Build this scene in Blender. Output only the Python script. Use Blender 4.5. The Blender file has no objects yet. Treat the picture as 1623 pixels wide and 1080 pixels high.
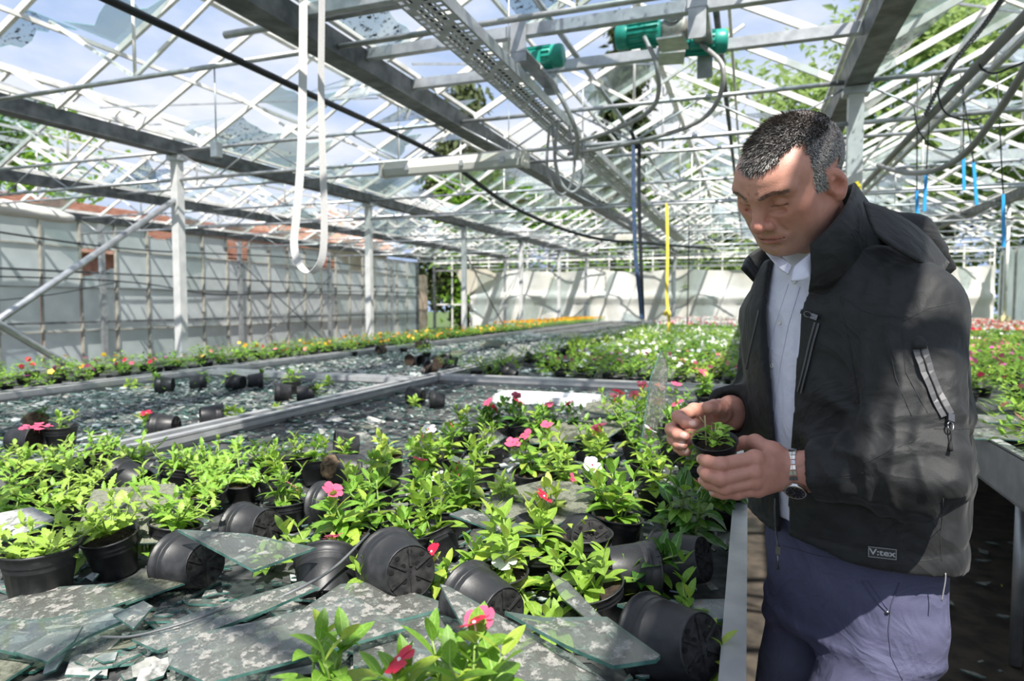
import bpy, bmesh, math, random
import numpy as np
from mathutils import Vector, Matrix, Euler
from mathutils.bvhtree import BVHTree

SC = bpy.context.scene
COL = SC.collection
R = math.radians
rnd = random.Random(7)

# ---------------------------------------------------------------- camera
H = 1.40                                  # eye height
YAW = R(19.83)                            # the lens looks a little left of the house axis (+Y)
PITCH = R(3.14)                           # and a little down
cam = bpy.data.cameras.new('camera'); camo = bpy.data.objects.new('camera', cam); COL.objects.link(camo)
camo.location = (0, 0, H); camo.rotation_euler = (R(90) - PITCH, 0, YAW)
cam.lens = 23.07; cam.sensor_width = 36; cam.clip_start = .05; cam.clip_end = 400
cam.dof.use_dof = True; cam.dof.focus_distance = 1.22; cam.dof.aperture_fstop = 4.5
SC.camera = camo

# ---------------------------------------------------------------- sky, sun, exposure
SC.view_settings.view_transform = 'Standard'; SC.view_settings.look = 'None'
SC.view_settings.gamma = 1; SC.view_settings.exposure = 0.52
try: SC.view_settings.use_curve_mapping = False
except Exception: pass
W = bpy.data.worlds.new('sky'); SC.world = W; W.use_nodes = True
wt = W.node_tree; wt.nodes.clear()
def wn(t, **k):
    n = wt.nodes.new(t)
    for a, b in k.items(): setattr(n, a, b)
    return n
tc = wn('ShaderNodeTexCoord'); mp = wn('ShaderNodeMapping'); mp.inputs['Scale'].default_value = (1, 1, 2.6)
nz = wn('ShaderNodeTexNoise'); nz.inputs['Scale'].default_value = 1.9; nz.inputs['Detail'].default_value = 7; nz.inputs['Roughness'].default_value = .55
cr = wn('ShaderNodeValToRGB')
cr.color_ramp.elements[0].position = .33; cr.color_ramp.elements[0].color = (.27, .43, .80, 1)
cr.color_ramp.elements[1].position = .60; cr.color_ramp.elements[1].color = (.93, .95, 1.0, 1)
e = cr.color_ramp.elements.new(.46); e.color = (.54, .67, .93, 1)
bg = wn('ShaderNodeBackground'); bg.inputs['Strength'].default_value = 0.74
wo = wn('ShaderNodeOutputWorld')
for a, b in ((tc.outputs['Generated'], mp.inputs['Vector']), (mp.outputs['Vector'], nz.inputs['Vector']), (nz.outputs['Fac'], cr.inputs['Fac']),
             (cr.outputs['Color'], bg.inputs['Color']), (bg.outputs['Background'], wo.inputs['Surface'])): wt.links.new(a, b)
sun = bpy.data.lights.new('sun', 'SUN'); suno = bpy.data.objects.new('sun', sun); COL.objects.link(suno)
sun.energy = 6.2; sun.angle = R(.6); sun.color = (1, .955, .88)
SUN_DIR = Vector((.348, -.60, 1.0)).normalized()            # from behind the camera, a little to its right, high
suno.rotation_euler = SUN_DIR.to_track_quat('Z', 'Y').to_euler(); suno.location = (3, -4, 9)

# ---------------------------------------------------------------- helpers
CAMROT = Matrix.Rotation(YAW, 4, 'Z')                       # camera-facing axes (right, ahead, up) to the world's
def view(x, y, z): return CAMROT @ Vector((x, y, z))

def dp(px, py, d):
    """the point d metres ahead that is seen at this place of the photograph"""
    u = (px - 811.5) / 1040; v = (540 - py) / 1040
    f = math.cos(PITCH) + v * math.sin(PITCH)
    return Vector((0, 0, H)) + CAMROT @ Vector((u, f, -math.sin(PITCH) + v * math.cos(PITCH))) * (d / f)
def link(o): COL.objects.link(o); return o
def thing(name, label, cat, loc=(0, 0, 0), rot=(0, 0, 0), group=None):
    o = link(bpy.data.objects.new(name, None)); o.location = loc; o.rotation_euler = rot
    o.empty_display_size = .05
    return tag(o, label, cat, group)
def tag(o, label, cat, group=None):
    o['label'] = label; o['category'] = cat
    if group: o['group'] = group
    return o
def structure(name, mesh=None):
    o = link(bpy.data.objects.new(name, mesh)); o['kind'] = 'structure'; return o
def part(name, mesh, parent, M=None, label=None):
    o = bpy.data.objects.new(name, mesh); COL.objects.link(o); o.parent = parent
    if M is not None: o.matrix_basis = M
    if label: o['label'] = label
    return o
def stuff(o): o['kind'] = 'stuff'; return o

class MB:
    """collects vertices and faces (with a material index) into one mesh"""
    def __init__(s): s.v = []; s.f = []; s.mi = []; s.sm = []
    def add(s, vs, fs, mi=0, smooth=False):
        n = len(s.v); s.v.extend([tuple(v) for v in vs]); s.f.extend([tuple(n + i for i in f) for f in fs])
        s.mi.extend([mi] * len(fs)); s.sm.extend([smooth] * len(fs)); return s
    def box(s, c, d, M=None, mi=0):
        vs = [Vector((c[0] + d[0] * a / 2, c[1] + d[1] * b / 2, c[2] + d[2] * e / 2)) for e in (-1, 1) for b in (-1, 1) for a in (-1, 1)]
        if M is not None: vs = [M @ v for v in vs]
        return s.add(vs, [(0, 2, 3, 1), (4, 5, 7, 6), (0, 1, 5, 4), (2, 6, 7, 3), (0, 4, 6, 2), (1, 3, 7, 5)], mi)
    def bar(s, a, b, w, h, up=(0, 0, 1), mi=0):
        """rectangular bar from a to b, w across, h along 'up'"""
        a = Vector(a); b = Vector(b); d = (b - a).normalized(); u = Vector(up); x = d.cross(u)
        if x.length < 1e-4: x = d.cross(Vector((0, 1, 0)))
        x.normalize(); u = x.cross(d)
        vs = [p + x * (w * i / 2) + u * (h * j / 2) for p in (a, b) for i, j in ((-1, -1), (1, -1), (1, 1), (-1, 1))]
        return s.add(vs, [(0, 1, 2, 3), (7, 6, 5, 4), (0, 4, 5, 1), (1, 5, 6, 2), (2, 6, 7, 3), (3, 7, 4, 0)], mi)
    def tube(s, pts, r, n=6, mi=0, caps=True, flat=1.0):
        """round tube along a polyline; r a number or one per point"""
        pts = [Vector(p) for p in pts]; k = len(pts); rr = r if isinstance(r, (list, tuple)) else [r] * k
        vs = []; px = None
        for i, p in enumerate(pts):
            t = (pts[min(i + 1, k - 1)] - pts[max(i - 1, 0)]).normalized()
            if px is None:
                px = t.cross(Vector((0, 0, 1)))
                if px.length < 1e-3: px = t.cross(Vector((0, 1, 0)))
            px = (px - t * px.dot(t)).normalized(); py = t.cross(px)
            for j in range(n):
                a = 2 * math.pi * j / n
                vs.append(p + px * (rr[i] * math.cos(a)) + py * (rr[i] * flat * math.sin(a)))
        fs = [(i * n + j, i * n + (j + 1) % n, (i + 1) * n + (j + 1) % n, (i + 1) * n + j) for i in range(k - 1) for j in range(n)]
        if caps: fs += [tuple(range(n))[::-1], tuple((k - 1) * n + j for j in range(n))]
        return s.add(vs, fs, mi, True)
    def lathe(s, prof, n=20, mi=0, M=None, smooth=True):
        vs = [Vector((r * math.cos(2 * math.pi * j / n), r * math.sin(2 * math.pi * j / n), z)) for r, z in prof for j in range(n)]
        if M is not None: vs = [M @ v for v in vs]
        fs = [(i * n + j, i * n + (j + 1) % n, (i + 1) * n + (j + 1) % n, (i + 1) * n + j) for i in range(len(prof) - 1) for j in range(n)]
        return s.add(vs, fs, mi, smooth)
    def prism(s, poly, a, b, M=None, mi=0, mi_edge=None):
        """flat outline (x, y) given thickness from z=a to z=b"""
        n = len(poly); vs = [Vector((x, y, a)) for x, y in poly] + [Vector((x, y, b)) for x, y in poly]
        if M is not None: vs = [M @ v for v in vs]
        s.add(vs, [tuple(range(n))[::-1], tuple(range(n, 2 * n))], mi)
        k = len(s.v) - 2 * n
        for i in range(n):
            s.f.append((k + i, k + (i + 1) % n, k + n + (i + 1) % n, k + n + i)); s.mi.append(mi if mi_edge is None else mi_edge); s.sm.append(False)
        return s
    def mesh(s, name, *mats):
        m = bpy.data.meshes.new(name); m.from_pydata(s.v, [], s.f)
        for t in mats: m.materials.append(t)
        m.polygons.foreach_set('material_index', s.mi); m.polygons.foreach_set('use_smooth', s.sm); m.update()
        return m

def catenary(a, b, sag, n=12):
    a = Vector(a); b = Vector(b); return [a.lerp(b, i / n) - Vector((0, 0, sag * 4 * (i / n) * (1 - i / n))) for i in range(n + 1)]
def spline(pts, n=8):
    """smooth curve through the points (Catmull-Rom)"""
    P = [Vector(p) for p in pts]; P = [P[0] * 2 - P[1]] + P + [P[-1] * 2 - P[-2]]; out = []
    for i in range(1, len(P) - 2):
        for k in range(n):
            t = k / n; a, b, c, d = P[i - 1:i + 3]
            out.append(.5 * ((2 * b) + (c - a) * t + (2 * a - 5 * b + 4 * c - d) * t * t + (3 * b - a - 3 * c + d) * t ** 3))
    return out + [P[-2]]

# ---------------------------------------------------------------- materials
def nodemat(name):
    m = bpy.data.materials.new(name); m.use_nodes = True; t = m.node_tree; t.nodes.clear()
    o = t.nodes.new('ShaderNodeOutputMaterial'); return m, t, o
def mk(t, kind, **inp):
    n = t.nodes.new(kind)
    for k, v in inp.items():
        if k.startswith('_'): setattr(n, k[1:], v)
        else: n.inputs[k.replace('_', ' ')].default_value = v
    return n
def ramp(t, fac, *stops):
    n = t.nodes.new('ShaderNodeValToRGB'); e = n.color_ramp.elements
    while len(e) < len(stops): e.new(.5)
    for i, (p, c) in enumerate(stops): e[i].position = p; e[i].color = (*c, 1) if len(c) == 3 else c
    t.links.new(fac, n.inputs['Fac']); return n
def mat(name, col, rough=.5, metal=0., col2=None, scale=20., detail=4., bump=0., bscale=None, lo=.35, hi=.65, coords='Object', spec=.5, sheen=0., trans=0.):
    """principled material, two colours mixed by noise, optional fine bump"""
    m, t, o = nodemat(name); p = mk(t, 'ShaderNodeBsdfPrincipled', Roughness=rough, Metallic=metal)
    p.inputs['Base Color'].default_value = (*col, 1); p.inputs['Specular IOR Level'].default_value = spec
    if sheen: p.inputs['Sheen Weight'].default_value = sheen; p.inputs['Sheen Roughness'].default_value = .4
    c = t.nodes.new('ShaderNodeTexCoord').outputs[coords]
    if col2 is not None:
        n = mk(t, 'ShaderNodeTexNoise', Scale=scale, Detail=detail); t.links.new(c, n.inputs['Vector'])
        r = ramp(t, n.outputs['Fac'], (lo, col), (hi, col2)); t.links.new(r.outputs['Color'], p.inputs['Base Color'])
    if bump:
        n2 = mk(t, 'ShaderNodeTexNoise', Scale=bscale or scale * 4, Detail=3.); t.links.new(c, n2.inputs['Vector'])
        b = mk(t, 'ShaderNodeBump', Strength=bump, Distance=.002); t.links.new(n2.outputs['Fac'], b.inputs['Height']); t.links.new(b.outputs['Normal'], p.inputs['Normal'])
    out = p.outputs['BSDF']
    if trans:
        tr = mk(t, 'ShaderNodeBsdfTranslucent'); tr.inputs['Color'].default_value = (*[min(1, x * 1.5) for x in (col2 or col)], 1)
        mx = mk(t, 'ShaderNodeMixShader', Fac=trans); t.links.new(out, mx.inputs[1]); t.links.new(tr.outputs['BSDF'], mx.inputs[2]); out = mx.outputs['Shader']
    t.links.new(out, o.inputs['Surface']); return m
def glassmat(name, tint, dirt=(.42, .42, .40), amount=.5, scale=9., dark=False, gloss=1.45, coat=.0, haze=0.):
    """thin sheet glass: see-through with a glossy surface and patches of dirt or lichen"""
    m, t, o = nodemat(name)
    c = t.nodes.new('ShaderNodeTexCoord').outputs['Object']
    tr = mk(t, 'ShaderNodeBsdfTransparent'); tr.inputs['Color'].default_value = (*tint, 1)
    gl = mk(t, 'ShaderNodeBsdfGlossy', Roughness=.10); lw = mk(t, 'ShaderNodeLayerWeight', Blend=.5); pw = mk(t, 'ShaderNodeMath', _operation='POWER'); t.links.new(lw.outputs['Facing'], pw.inputs[0]); pw.inputs[1].default_value = 3.2
    fr = mk(t, 'ShaderNodeMath', _operation='MULTIPLY_ADD'); t.links.new(pw.outputs[0], fr.inputs[0]); fr.inputs[1].default_value = .85 * (gloss - 1) / .45; fr.inputs[2].default_value = .035
    mx = mk(t, 'ShaderNodeMixShader'); t.links.new(fr.outputs[0], mx.inputs['Fac']); t.links.new(tr.outputs['BSDF'], mx.inputs[1]); t.links.new(gl.outputs['BSDF'], mx.inputs[2])
    di = mk(t, 'ShaderNodeBsdfDiffuse')
    n = mk(t, 'ShaderNodeTexNoise', Scale=scale, Detail=6., Roughness=.65); t.links.new(c, n.inputs['Vector'])
    n2 = mk(t, 'ShaderNodeTexNoise', Scale=scale * 9, Detail=3.); t.links.new(c, n2.inputs['Vector'])
    rc = ramp(t, n2.outputs['Fac'], (.3, [x * .55 for x in dirt]), (.7, dirt)); t.links.new(rc.outputs['Color'], di.inputs['Color'])
    a = .68 - .34 * amount
    rf = ramp(t, n.outputs['Fac'], (a, (haze,) * 3), (a + .07, (.93,) * 3))
    m2 = mk(t, 'ShaderNodeMixShader'); t.links.new(rf.outputs['Color'], m2.inputs['Fac']); t.links.new(mx.outputs['Shader'], m2.inputs[1]); t.links.new(di.outputs['BSDF'], m2.inputs[2])
    t.links.new(m2.outputs['Shader'], o.inputs['Surface']); return m

GALV = mat('galvanised_steel', (.40, .42, .44), .42, .75, (.56, .58, .60), 14, bump=.1)
GALV_D = mat('dark_galvanised', (.085, .095, .10), .5, .4, (.20, .21, .22), 9, bump=.1)
ALU = mat('white_aluminium', (.84, .83, .80), .5, .0, (.60, .58, .53), 7, lo=.45, hi=.75)
ALU_RIM = mat('bench_aluminium', (.42, .43, .44), .42, .45, (.56, .57, .57), 11, bump=.08, lo=.4, hi=.7)
PVC = mat('grey_conduit', (.20, .20, .205), .45, 0, (.26, .26, .26), 6)
BLACK_HOSE = mat('black_rubber', (.012, .014, .018), .4)
WHITEP = mat('white_paint', (.80, .79, .75), .4, 0, (.68, .66, .58), 5)
# ================================================================ the greenhouse itself
GX = [.66 - 3.02 * k for k in range(-2, 5)]               # gutters, right to left; the last one tops the left wall
GX.sort()
def zg(y): return 2.90 + .010 * (y - 5.1)                 # the gutters fall gently
YF, YB = -1.5, 22.7                                       # roof built from just behind the camera to the end wall
RISE = .82
ROWS = [1.59 + 3.5 * n for n in range(0, 7)]              # post rows
roof_clear = glassmat('roof_glass', (.86, .93, .93), (.62, .66, .66), .18, 6, haze=.22)
roof_dirty = glassmat('moss_speckled_roof_glass', (.84, .91, .92), (.05, .042, .03), .34, 26, haze=.10)
glass_edge = mat('glass_edge', (.10, .30, .26), .2)

def shard_outline(w, h, r, kind):
    """what is left of a w x h pane: jagged outline in pane coordinates"""
    if kind == 'whole': return [(0, 0), (w, 0), (w, h), (0, h)]
    n = 9; pts = []
    if kind == 'low':                                      # a bitten strip along the lower edge
        pts = [(0, 0), (w, 0)]
        b = [r.uniform(.15, .95) * h for _ in range(3)]
        for i in range(n):
            t = i / (n - 1); hh = b[0] * (1 - t) ** 2 + 2 * b[1] * t * (1 - t) * .6 + b[2] * t * t + r.uniform(-.03, .03) * h
            pts.append((w * (1 - t), min(h, max(.06 * h, hh))))
    else:                                                  # a corner or side piece with curved breaks
        pts = [(0, 0)]; a = r.uniform(.5, 1) * w; b = r.uniform(.5, 1) * h
        for i in range(n):
            t = i / (n - 1) * math.pi / 2; q = r.uniform(.55, 1.)
            pts.append((a * math.cos(t) * (q if 0 < i < n - 1 else 1), b * math.sin(t) * (q if 0 < i < n - 1 else 1)))
        if r.random() < .5: pts = [(w - x, y) for x, y in pts][::-1]
        if r.random() < .5: pts = [(x, h - y) for x, y in pts][::-1]
    return pts

rr = random.Random(21)
BAR = .73
for bi in range(len(GX) - 1):
    x0, x1 = GX[bi], GX[bi + 1]; xm = (x0 + x1) / 2
    bay = structure('ceiling')
    m = MB()                                               # the gutter on the bay's left: folded channel seen from below
    def gut(x, y): z = zg(y); return [(x - .092, z + .10), (x - .08, z + .10), (x - .06, z), (x + .06, z), (x + .08, z + .10), (x + .092, z + .10), (x + .075, z - .02), (x - .075, z - .02)]
    a, b = gut(x0, YF), gut(x0, YB)
    m.add([(p[0], YF, p[1]) for p in a] + [(p[0], YB, p[1]) for p in b], [(i, (i + 1) % 8, 8 + (i + 1) % 8, 8 + i) for i in range(8)] + [tuple(range(8))[::-1], tuple(range(8, 16))])
    part('gutter', m.mesh('gutter', GALV_D), bay)
    for s in (-1, 1):
        part('gutter_rail', MB().bar((x0 + s * .105, YF, zg(YF) + .13), (x0 + s * .105, YB, zg(YB) + .13), .03, .03).mesh('gutter_rail', ALU), bay)
    part('ridge', MB().bar((xm, YF, zg(YF) + RISE), (xm, YB, zg(YB) + RISE), .06, .07).mesh('ridge', ALU), bay)
    for s in (0, 1):
        xe = x0 + .12 if s == 0 else x1 - .12
        bm = MB().bar((0, 0, 0), (xm - xe, 0, RISE - .10), .028, .045).mesh('glazing_bar', ALU)
        y = YF + .2
        purl = MB().bar(((xe + xm) / 2, YF, zg(YF) + .43), ((xe + xm) / 2, YB, zg(YB) + .43), .022, .03)
        part('purlin', purl.mesh('purlin', ALU), bay)
        sl = Vector((xm - xe, 0, RISE - .10)); L = sl.length; ux = sl.normalized()
        k = 0
        while y < YB - .1:
            part('glazing_bar', bm, bay, Matrix.Translation((xe, y, zg(y) + .10)))
            for half in (0, 1):
                u = rr.random(); far = y > 9
                near_left = bi in (2, 3) and y < 7
                if near_left: p_whole, p_part = .08, .46
                elif far: p_whole, p_part = .22, .62
                else: p_whole, p_part = .10, .45
                if u > p_part or y + BAR > YB: continue
                if y < 2.3 and (bi, s) in ((3, 1), (4, 0), (4, 1)): continue
                kind = 'whole' if u < p_whole else rr.choice(('low', 'corner', 'low'))
                w, h = BAR - .03, L / 2 - .02
                pl = shard_outline(w, h, rr, kind)
                M = Matrix.Translation(Vector((xe, y + .015, zg(y) + .135)) + ux * (half * L / 2 + .01)) @ Matrix(((0, ux.x, ux.z * (-1), 0), (1, 0, 0, 0), (0, ux.z, abs(ux.x), 0), (0, 0, 0, 1)))
                dirty = rr.random() < (.55 if bi in (2, 3) else .3)
                me = MB().prism(pl, 0, .004, mi=0, mi_edge=1).mesh('glass_pane', roof_dirty if dirty else roof_clear, glass_edge)
                part('glass_pane', me, bay, M)
            y += BAR; k += 1
    # king-post ties between the rows, lattice girders at the rows
    for n, yr in enumerate([v + d for v in ROWS for d in (0, 1.75)]):
        if yr > YB: continue
        z = zg(yr)
        tr = part('roof_truss', MB().tube([(x0, yr, z + .02), (x1, yr, z + .02)], .017, 8).mesh('tie', GALV), bay)
        part('king_post', MB().tube([(xm, yr, z + .02), (xm, yr, z + RISE)], .011, 6).mesh('king_post', ALU), tr)
        for s in (-1, 1):
            part('strut', MB().bar((xm, yr, z + .03), (xm + s * .78, yr, z + .50), .022, .022).mesh('strut', ALU), tr)
        if n % 2 == 0:
            part('bottom_chord', MB().tube([(x0, yr, z - .26), (x1, yr, z - .26)], .017, 8).mesh('bottom_chord', GALV), tr)
            q = 6; lat = MB()
            for i in range(q):
                xa = x0 + (x1 - x0) * i / q; xb = x0 + (x1 - x0) * (i + 1) / q
                d = MB().tube([(xa, yr, z - .26 if i % 2 else z + .02), (xb, yr, z + .02 if i % 2 else z - .26)], .008, 5)
                part('lattice_rod', d.mesh('lattice_rod', GALV), tr)
    # thin wind braces across the slope
    for yb in (4.2, 11.2, 18.2):
        part('wind_brace', MB().bar((x0 + .1, yb, zg(yb) + .2), (xm, yb + 2.2, zg(yb) + RISE - .05), .014, .014).mesh('wind_brace', GALV), bay)
        part('wind_brace', MB().bar((x1 - .1, yb, zg(yb) + .2), (xm, yb - 2.2, zg(yb) + RISE - .05), .014, .014).mesh('wind_brace', GALV), bay)

# ---------------------------------------------------------------- posts
XL, XR = GX[2], GX[4]
POSTG = 'steel posts of the left row'
POSTM = mat('weathered_post_steel', (.55, .56, .56), .55, .2, (.68, .68, .67), 9)
def post(x, y, label, group=None, w=.085, top=None):
    t = thing('support_post', label, 'post', (x, y, 0), group=group)
    h = (top or zg(y) - .02)
    part('shaft', MB().box((0, 0, h / 2), (w, w, h)).mesh('shaft', POSTM), t)
    part('head_plate', MB().box((0, 0, h - .03), (w + .07, w + .03, .05)).mesh('head_plate', GALV), t)
    part('foot_plate', MB().box((0, 0, .01), (w + .1, w + .1, .02)).mesh('foot_plate', GALV), t)
    return t
post(XL, ROWS[1], 'nearest galvanised steel post of the left row, where the big diagonal braces meet', POSTG)
post(XL, ROWS[2], 'second galvanised post of the left row, in front of the white wall', POSTG)
post(XL, ROWS[3], 'third galvanised post of the left row, with a thin black brace running down from it', POSTG)
post(XL, ROWS[4], 'fourth galvanised post of the left row, before the plastic sheeting', POSTG)
post(XL, ROWS[5], 'fifth and farthest slim post of the left row, before the plastic sheeting', POSTG)
post(XR, ROWS[1], 'light grey steel post rising behind the head of the man', None, .095)
def brace(a, b, label, r=.025, m=None):
    o = link(bpy.data.objects.new('diagonal_brace', MB().tube([a, b], r, 10).mesh('diagonal_brace', m or GALV))); return tag(o, label, 'brace')
brace((XL, ROWS[1], 2.46), (XL, ROWS[0], .05), 'grey tube brace climbing from the left picture edge to the nearest post', .028)
brace((XL + .06, ROWS[0], 2.46), (XL + .06, ROWS[1], .05), 'grey tube brace dropping from the left picture edge down to the flower bed', .028)
brace((XL, ROWS[3], 2.46), (XL, ROWS[4], .05), 'thin dark rod brace between third and fourth left posts', .014, GALV_D)
brace((XL + .05, ROWS[4], 2.46), (XL + .05, ROWS[3], .05), 'thin pale rod brace leaning up to the fourth left post', .010)

# ---------------------------------------------------------------- left wall of whitewashed glass
WX = GX[0]
white_glass = None
def whitewash(name, a, b):
    m, t, o = nodemat(name); c = t.nodes.new('ShaderNodeTexCoord').outputs['Object']
    n = mk(t, 'ShaderNodeTexNoise', Scale=2.3, Detail=5.); t.links.new(c, n.inputs['Vector'])
    r = ramp(t, n.outputs['Fac'], (.35, a), (.68, b))
    d = mk(t, 'ShaderNodeBsdfDiffuse'); t.links.new(r.outputs['Color'], d.inputs['Color'])
    tl = mk(t, 'ShaderNodeBsdfTranslucent'); t.links.new(r.outputs['Color'], tl.inputs['Color'])
    tr = mk(t, 'ShaderNodeBsdfTransparent'); tr.inputs['Color'].default_value = (.88, .93, .94, 1)
    g = mk(t, 'ShaderNodeBsdfGlossy', Roughness=.12)
    m1 = mk(t, 'ShaderNodeMixShader', Fac=.58); t.links.new(d.outputs[0], m1.inputs[1]); t.links.new(tl.outputs[0], m1.inputs[2])
    m2 = mk(t, 'ShaderNodeMixShader', Fac=.16); t.links.new(m1.outputs[0], m2.inputs[1]); t.links.new(tr.outputs[0], m2.inputs[2])
    m3 = mk(t, 'ShaderNodeMixShader', Fac=.06); t.links.new(m2.outputs[0], m3.inputs[1]); t.links.new(g.outputs[0], m3.inputs[2])
    t.links.new(m3.outputs[0], o.inputs['Surface']); return m
wash = [whitewash('whitewashed_glass', (.66, .72, .73), (.80, .85, .86)), whitewash('greenish_whitewashed_glass', (.60, .68, .67), (.74, .80, .80))]
wl = structure('wall_left')
bar_cream = mat('cream_glazing_bar', (.40, .39, .34), .55, 0, (.26, .255, .225), 6)
ZR = [.08, .92, 1.70, 2.43, 2.92]; Y0, CW = 4.31, .71; NC = 24
WY1 = Y0 + NC * CW
gone = {(3, 8): 'low', (3, 16): None, (3, 17): 'low', (3, 18): None, (2, 3): None, (2, 6): None, (3, 11): None}
for c in range(NC):
    for r_ in range(4):
        w, h = CW - .03, ZR[r_ + 1] - ZR[r_] - .02
        if (r_, c) in gone:
            k = gone[(r_, c)]
            if k is None and r_ == 3: continue
            pl = shard_outline(w, h, rr, 'low')
        else: pl = [(0, 0), (w, 0), (w, h), (0, h)]
        M = Matrix.Translation((WX + rr.uniform(-.006, .006), Y0 + c * CW + .015, ZR[r_] + .01)) @ Matrix(((0, 0, 1, 0), (1, 0, 0, 0), (0, 1, 0, 0), (0, 0, 0, 1)))
        part('glass_pane', MB().prism(pl, 0, .004).mesh('glass_pane', wash[rr.random() < .35]), wl, M)
for c in range(NC + 1):
    part('glazing_bar', MB().box((0, 0, 1.5), (.05, .03, 2.86)).mesh('glazing_bar', bar_cream), wl, Matrix.Translation((WX + .03, Y0 + c * CW, 0)))
for z in ZR:
    part('glazing_rail', MB().box((WX + .02, (Y0 + WY1) / 2, z), (.03, WY1 - Y0, .022)).mesh('glazing_rail', bar_cream), wl)
for z in (1.98, 1.08):
    part('steel_rail', MB().box((WX + .12, (Y0 + WY1) / 2, z), (.04, WY1 - Y0, .035)).mesh('steel_rail', GALV_D), wl)
part('sill_wall', MB().box((WX - .05, (Y0 + WY1) / 2, .04), (.16, WY1 - Y0, .10)).mesh('sill_wall', mat('old_concrete', (.30, .29, .26), .9, 0, (.42, .41, .37), 8)), wl)
for y in (5.4, 8.9, 12.4, 15.9, 19.4):
    part('wall_post', MB().box((0, 0, 1.44), (.07, .09, 2.88)).mesh('wall_post', GALV), wl, Matrix.Translation((WX + .15, y, 0)))
for a, b in (((12.4, 2.35), (15.9, .2)), ((15.9, 2.2), (12.4, .2))):
    part('cross_rod', MB().tube([(WX + .2, a[0], a[1]), (WX + .2, b[0], b[1])], .014, 6).mesh('cross_rod', GALV_D), wl)
pipe = MB().tube(spline([(WX + .3, 4, 1.80), (WX + .3, 9, 1.84), (WX + .3, 11.5, 1.62), (WX + .3, 14, 1.72), (WX + .3, 17.5, 1.80), (WX + .3, 21, 1.8)], 6), .013, 6)
part('cable', pipe.mesh('cable', BLACK_HOSE), wl)
part('cable', MB().tube(spline([(WX + .35, 4.3, 2.72), (WX + .35, 9, 2.45), (WX + .35, 14, 2.6), (WX + .35, 20, 2.5)], 6), .016, 6).mesh('cable', BLACK_HOSE), wl)
part('cable', MB().tube(spline([(WX + .3, 5, 1.3), (WX + .3, 7.5, 1.52), (WX + .3, 9, 1.80)], 6), .009, 6).mesh('cable', BLACK_HOSE), wl)
rolled = link(bpy.data.objects.new('rolled_sheet', MB().tube(spline([(WX + .5, 5.2, 2.92), (WX + .52, 7.0, 2.90), (WX + .5, 8.1, 2.86)], 5), [.10, .11, .13, .10, .12, .13, .12, .11, .12, .10, .07], 9).mesh('rolled_sheet', WHITEP)))
tag(rolled, 'rolled up whitish plastic sheet tied under the eaves of the left wall', 'sheet')

# ---------------------------------------------------------------- end wall: sheeting below, bare glazing frame above
we = structure('wall_back')
def sheetmat(name, a, b):
    m, t, o = nodemat(name); c = t.nodes.new('ShaderNodeTexCoord').outputs['Object']
    n = mk(t, 'ShaderNodeTexNoise', Scale=.9, Detail=6.); t.links.new(c, n.inputs['Vector'])
    r = ramp(t, n.outputs['Fac'], (.35, a), (.62, b))
    d = mk(t, 'ShaderNodeBsdfDiffuse'); t.links.new(r.outputs['Color'], d.inputs['Color'])
    g = mk(t, 'ShaderNodeBsdfGlossy', Roughness=.35); tl = mk(t, 'ShaderNodeBsdfTranslucent'); t.links.new(r.outputs['Color'], tl.inputs['Color'])
    m1 = mk(t, 'ShaderNodeMixShader', Fac=.3); t.links.new(d.outputs[0], m1.inputs[1]); t.links.new(tl.outputs[0], m1.inputs[2])
    m2 = mk(t, 'ShaderNodeMixShader', Fac=.08); t.links.new(m1.outputs[0], m2.inputs[1]); t.links.new(g.outputs[0], m2.inputs[2])
    t.links.new(m2.outputs[0], o.inputs['Surface']); return m
sheet_m = sheetmat('milky_sheeting', (.72, .70, .63), (.90, .90, .88))
WYB = 22.85; EX0, EX1 = GX[0], GX[-1]
def sheet(xa, xb, za, zb, nx, nz, depth, seed, ragged=0.):
    r = random.Random(seed); vs = []; ph = [r.uniform(0, 6) for _ in range(8)]
    for j in range(nz + 1):
        for i in range(nx + 1):
            x = xa + (xb - xa) * i / nx; v = j / nz
            z = za + (zb - za) * v
            if j == nz: z -= abs(math.sin(x * 1.1 + ph[5])) * .10
            if ragged and i == 0: x += r.uniform(-.1, .5) * ragged
            y = -depth * (.5 + .5 * math.sin(x * 1.7 + ph[0] + v * 1.4) * math.sin(x * .6 + ph[1])) - depth * .45 * math.sin(x * 4.1 + v * 3 + ph[2]) - .12 * math.exp(-((v - .62) / .05) ** 2) + r.uniform(-.012, .012)
            vs.append((x, WYB - .12 + y, z))
    n = nx + 1
    return MB().add(vs, [(j * n + i, j * n + i + 1, (j + 1) * n + i + 1, (j + 1) * n + i) for j in range(nz) for i in range(nx)], 0, True).mesh('sheeting', sheet_m)
part('sheeting', sheet(-9.9, -4.6, .02, 2.66, 60, 22, .14, 4, 1.), we)
part('sheeting', sheet(-4.7, .3, .02, 2.62, 60, 22, .10, 5), we)
part('sheeting', sheet(.2, 4.2, .02, 2.5, 50, 22, .22, 6), we)
part('sheeting', sheet(4.1, 6.7, .02, 2.6, 30, 22, .16, 8), we)
fl = part('hanging_fold', MB().add([(-10.5, WYB - .2, 2.75), (-9.2, WYB - .25, 2.72), (-8.6, WYB - .3, 2.45), (-9.3, WYB - .35, 2.15), (-9.9, WYB - .3, 1.75)], [(0, 1, 2, 3, 4)]).mesh('hanging_fold', sheetmat('yellowed_sheeting', (.52, .47, .36), (.68, .64, .54))), we)
x = EX0
while x <= EX1 + .01:
    part('glazing_bar', MB().box((0, 0, 1.62), (.04, .04, 3.24)).mesh('glazing_bar', ALU), we, Matrix.Translation((x, WYB, 0))); x += .755
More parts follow.
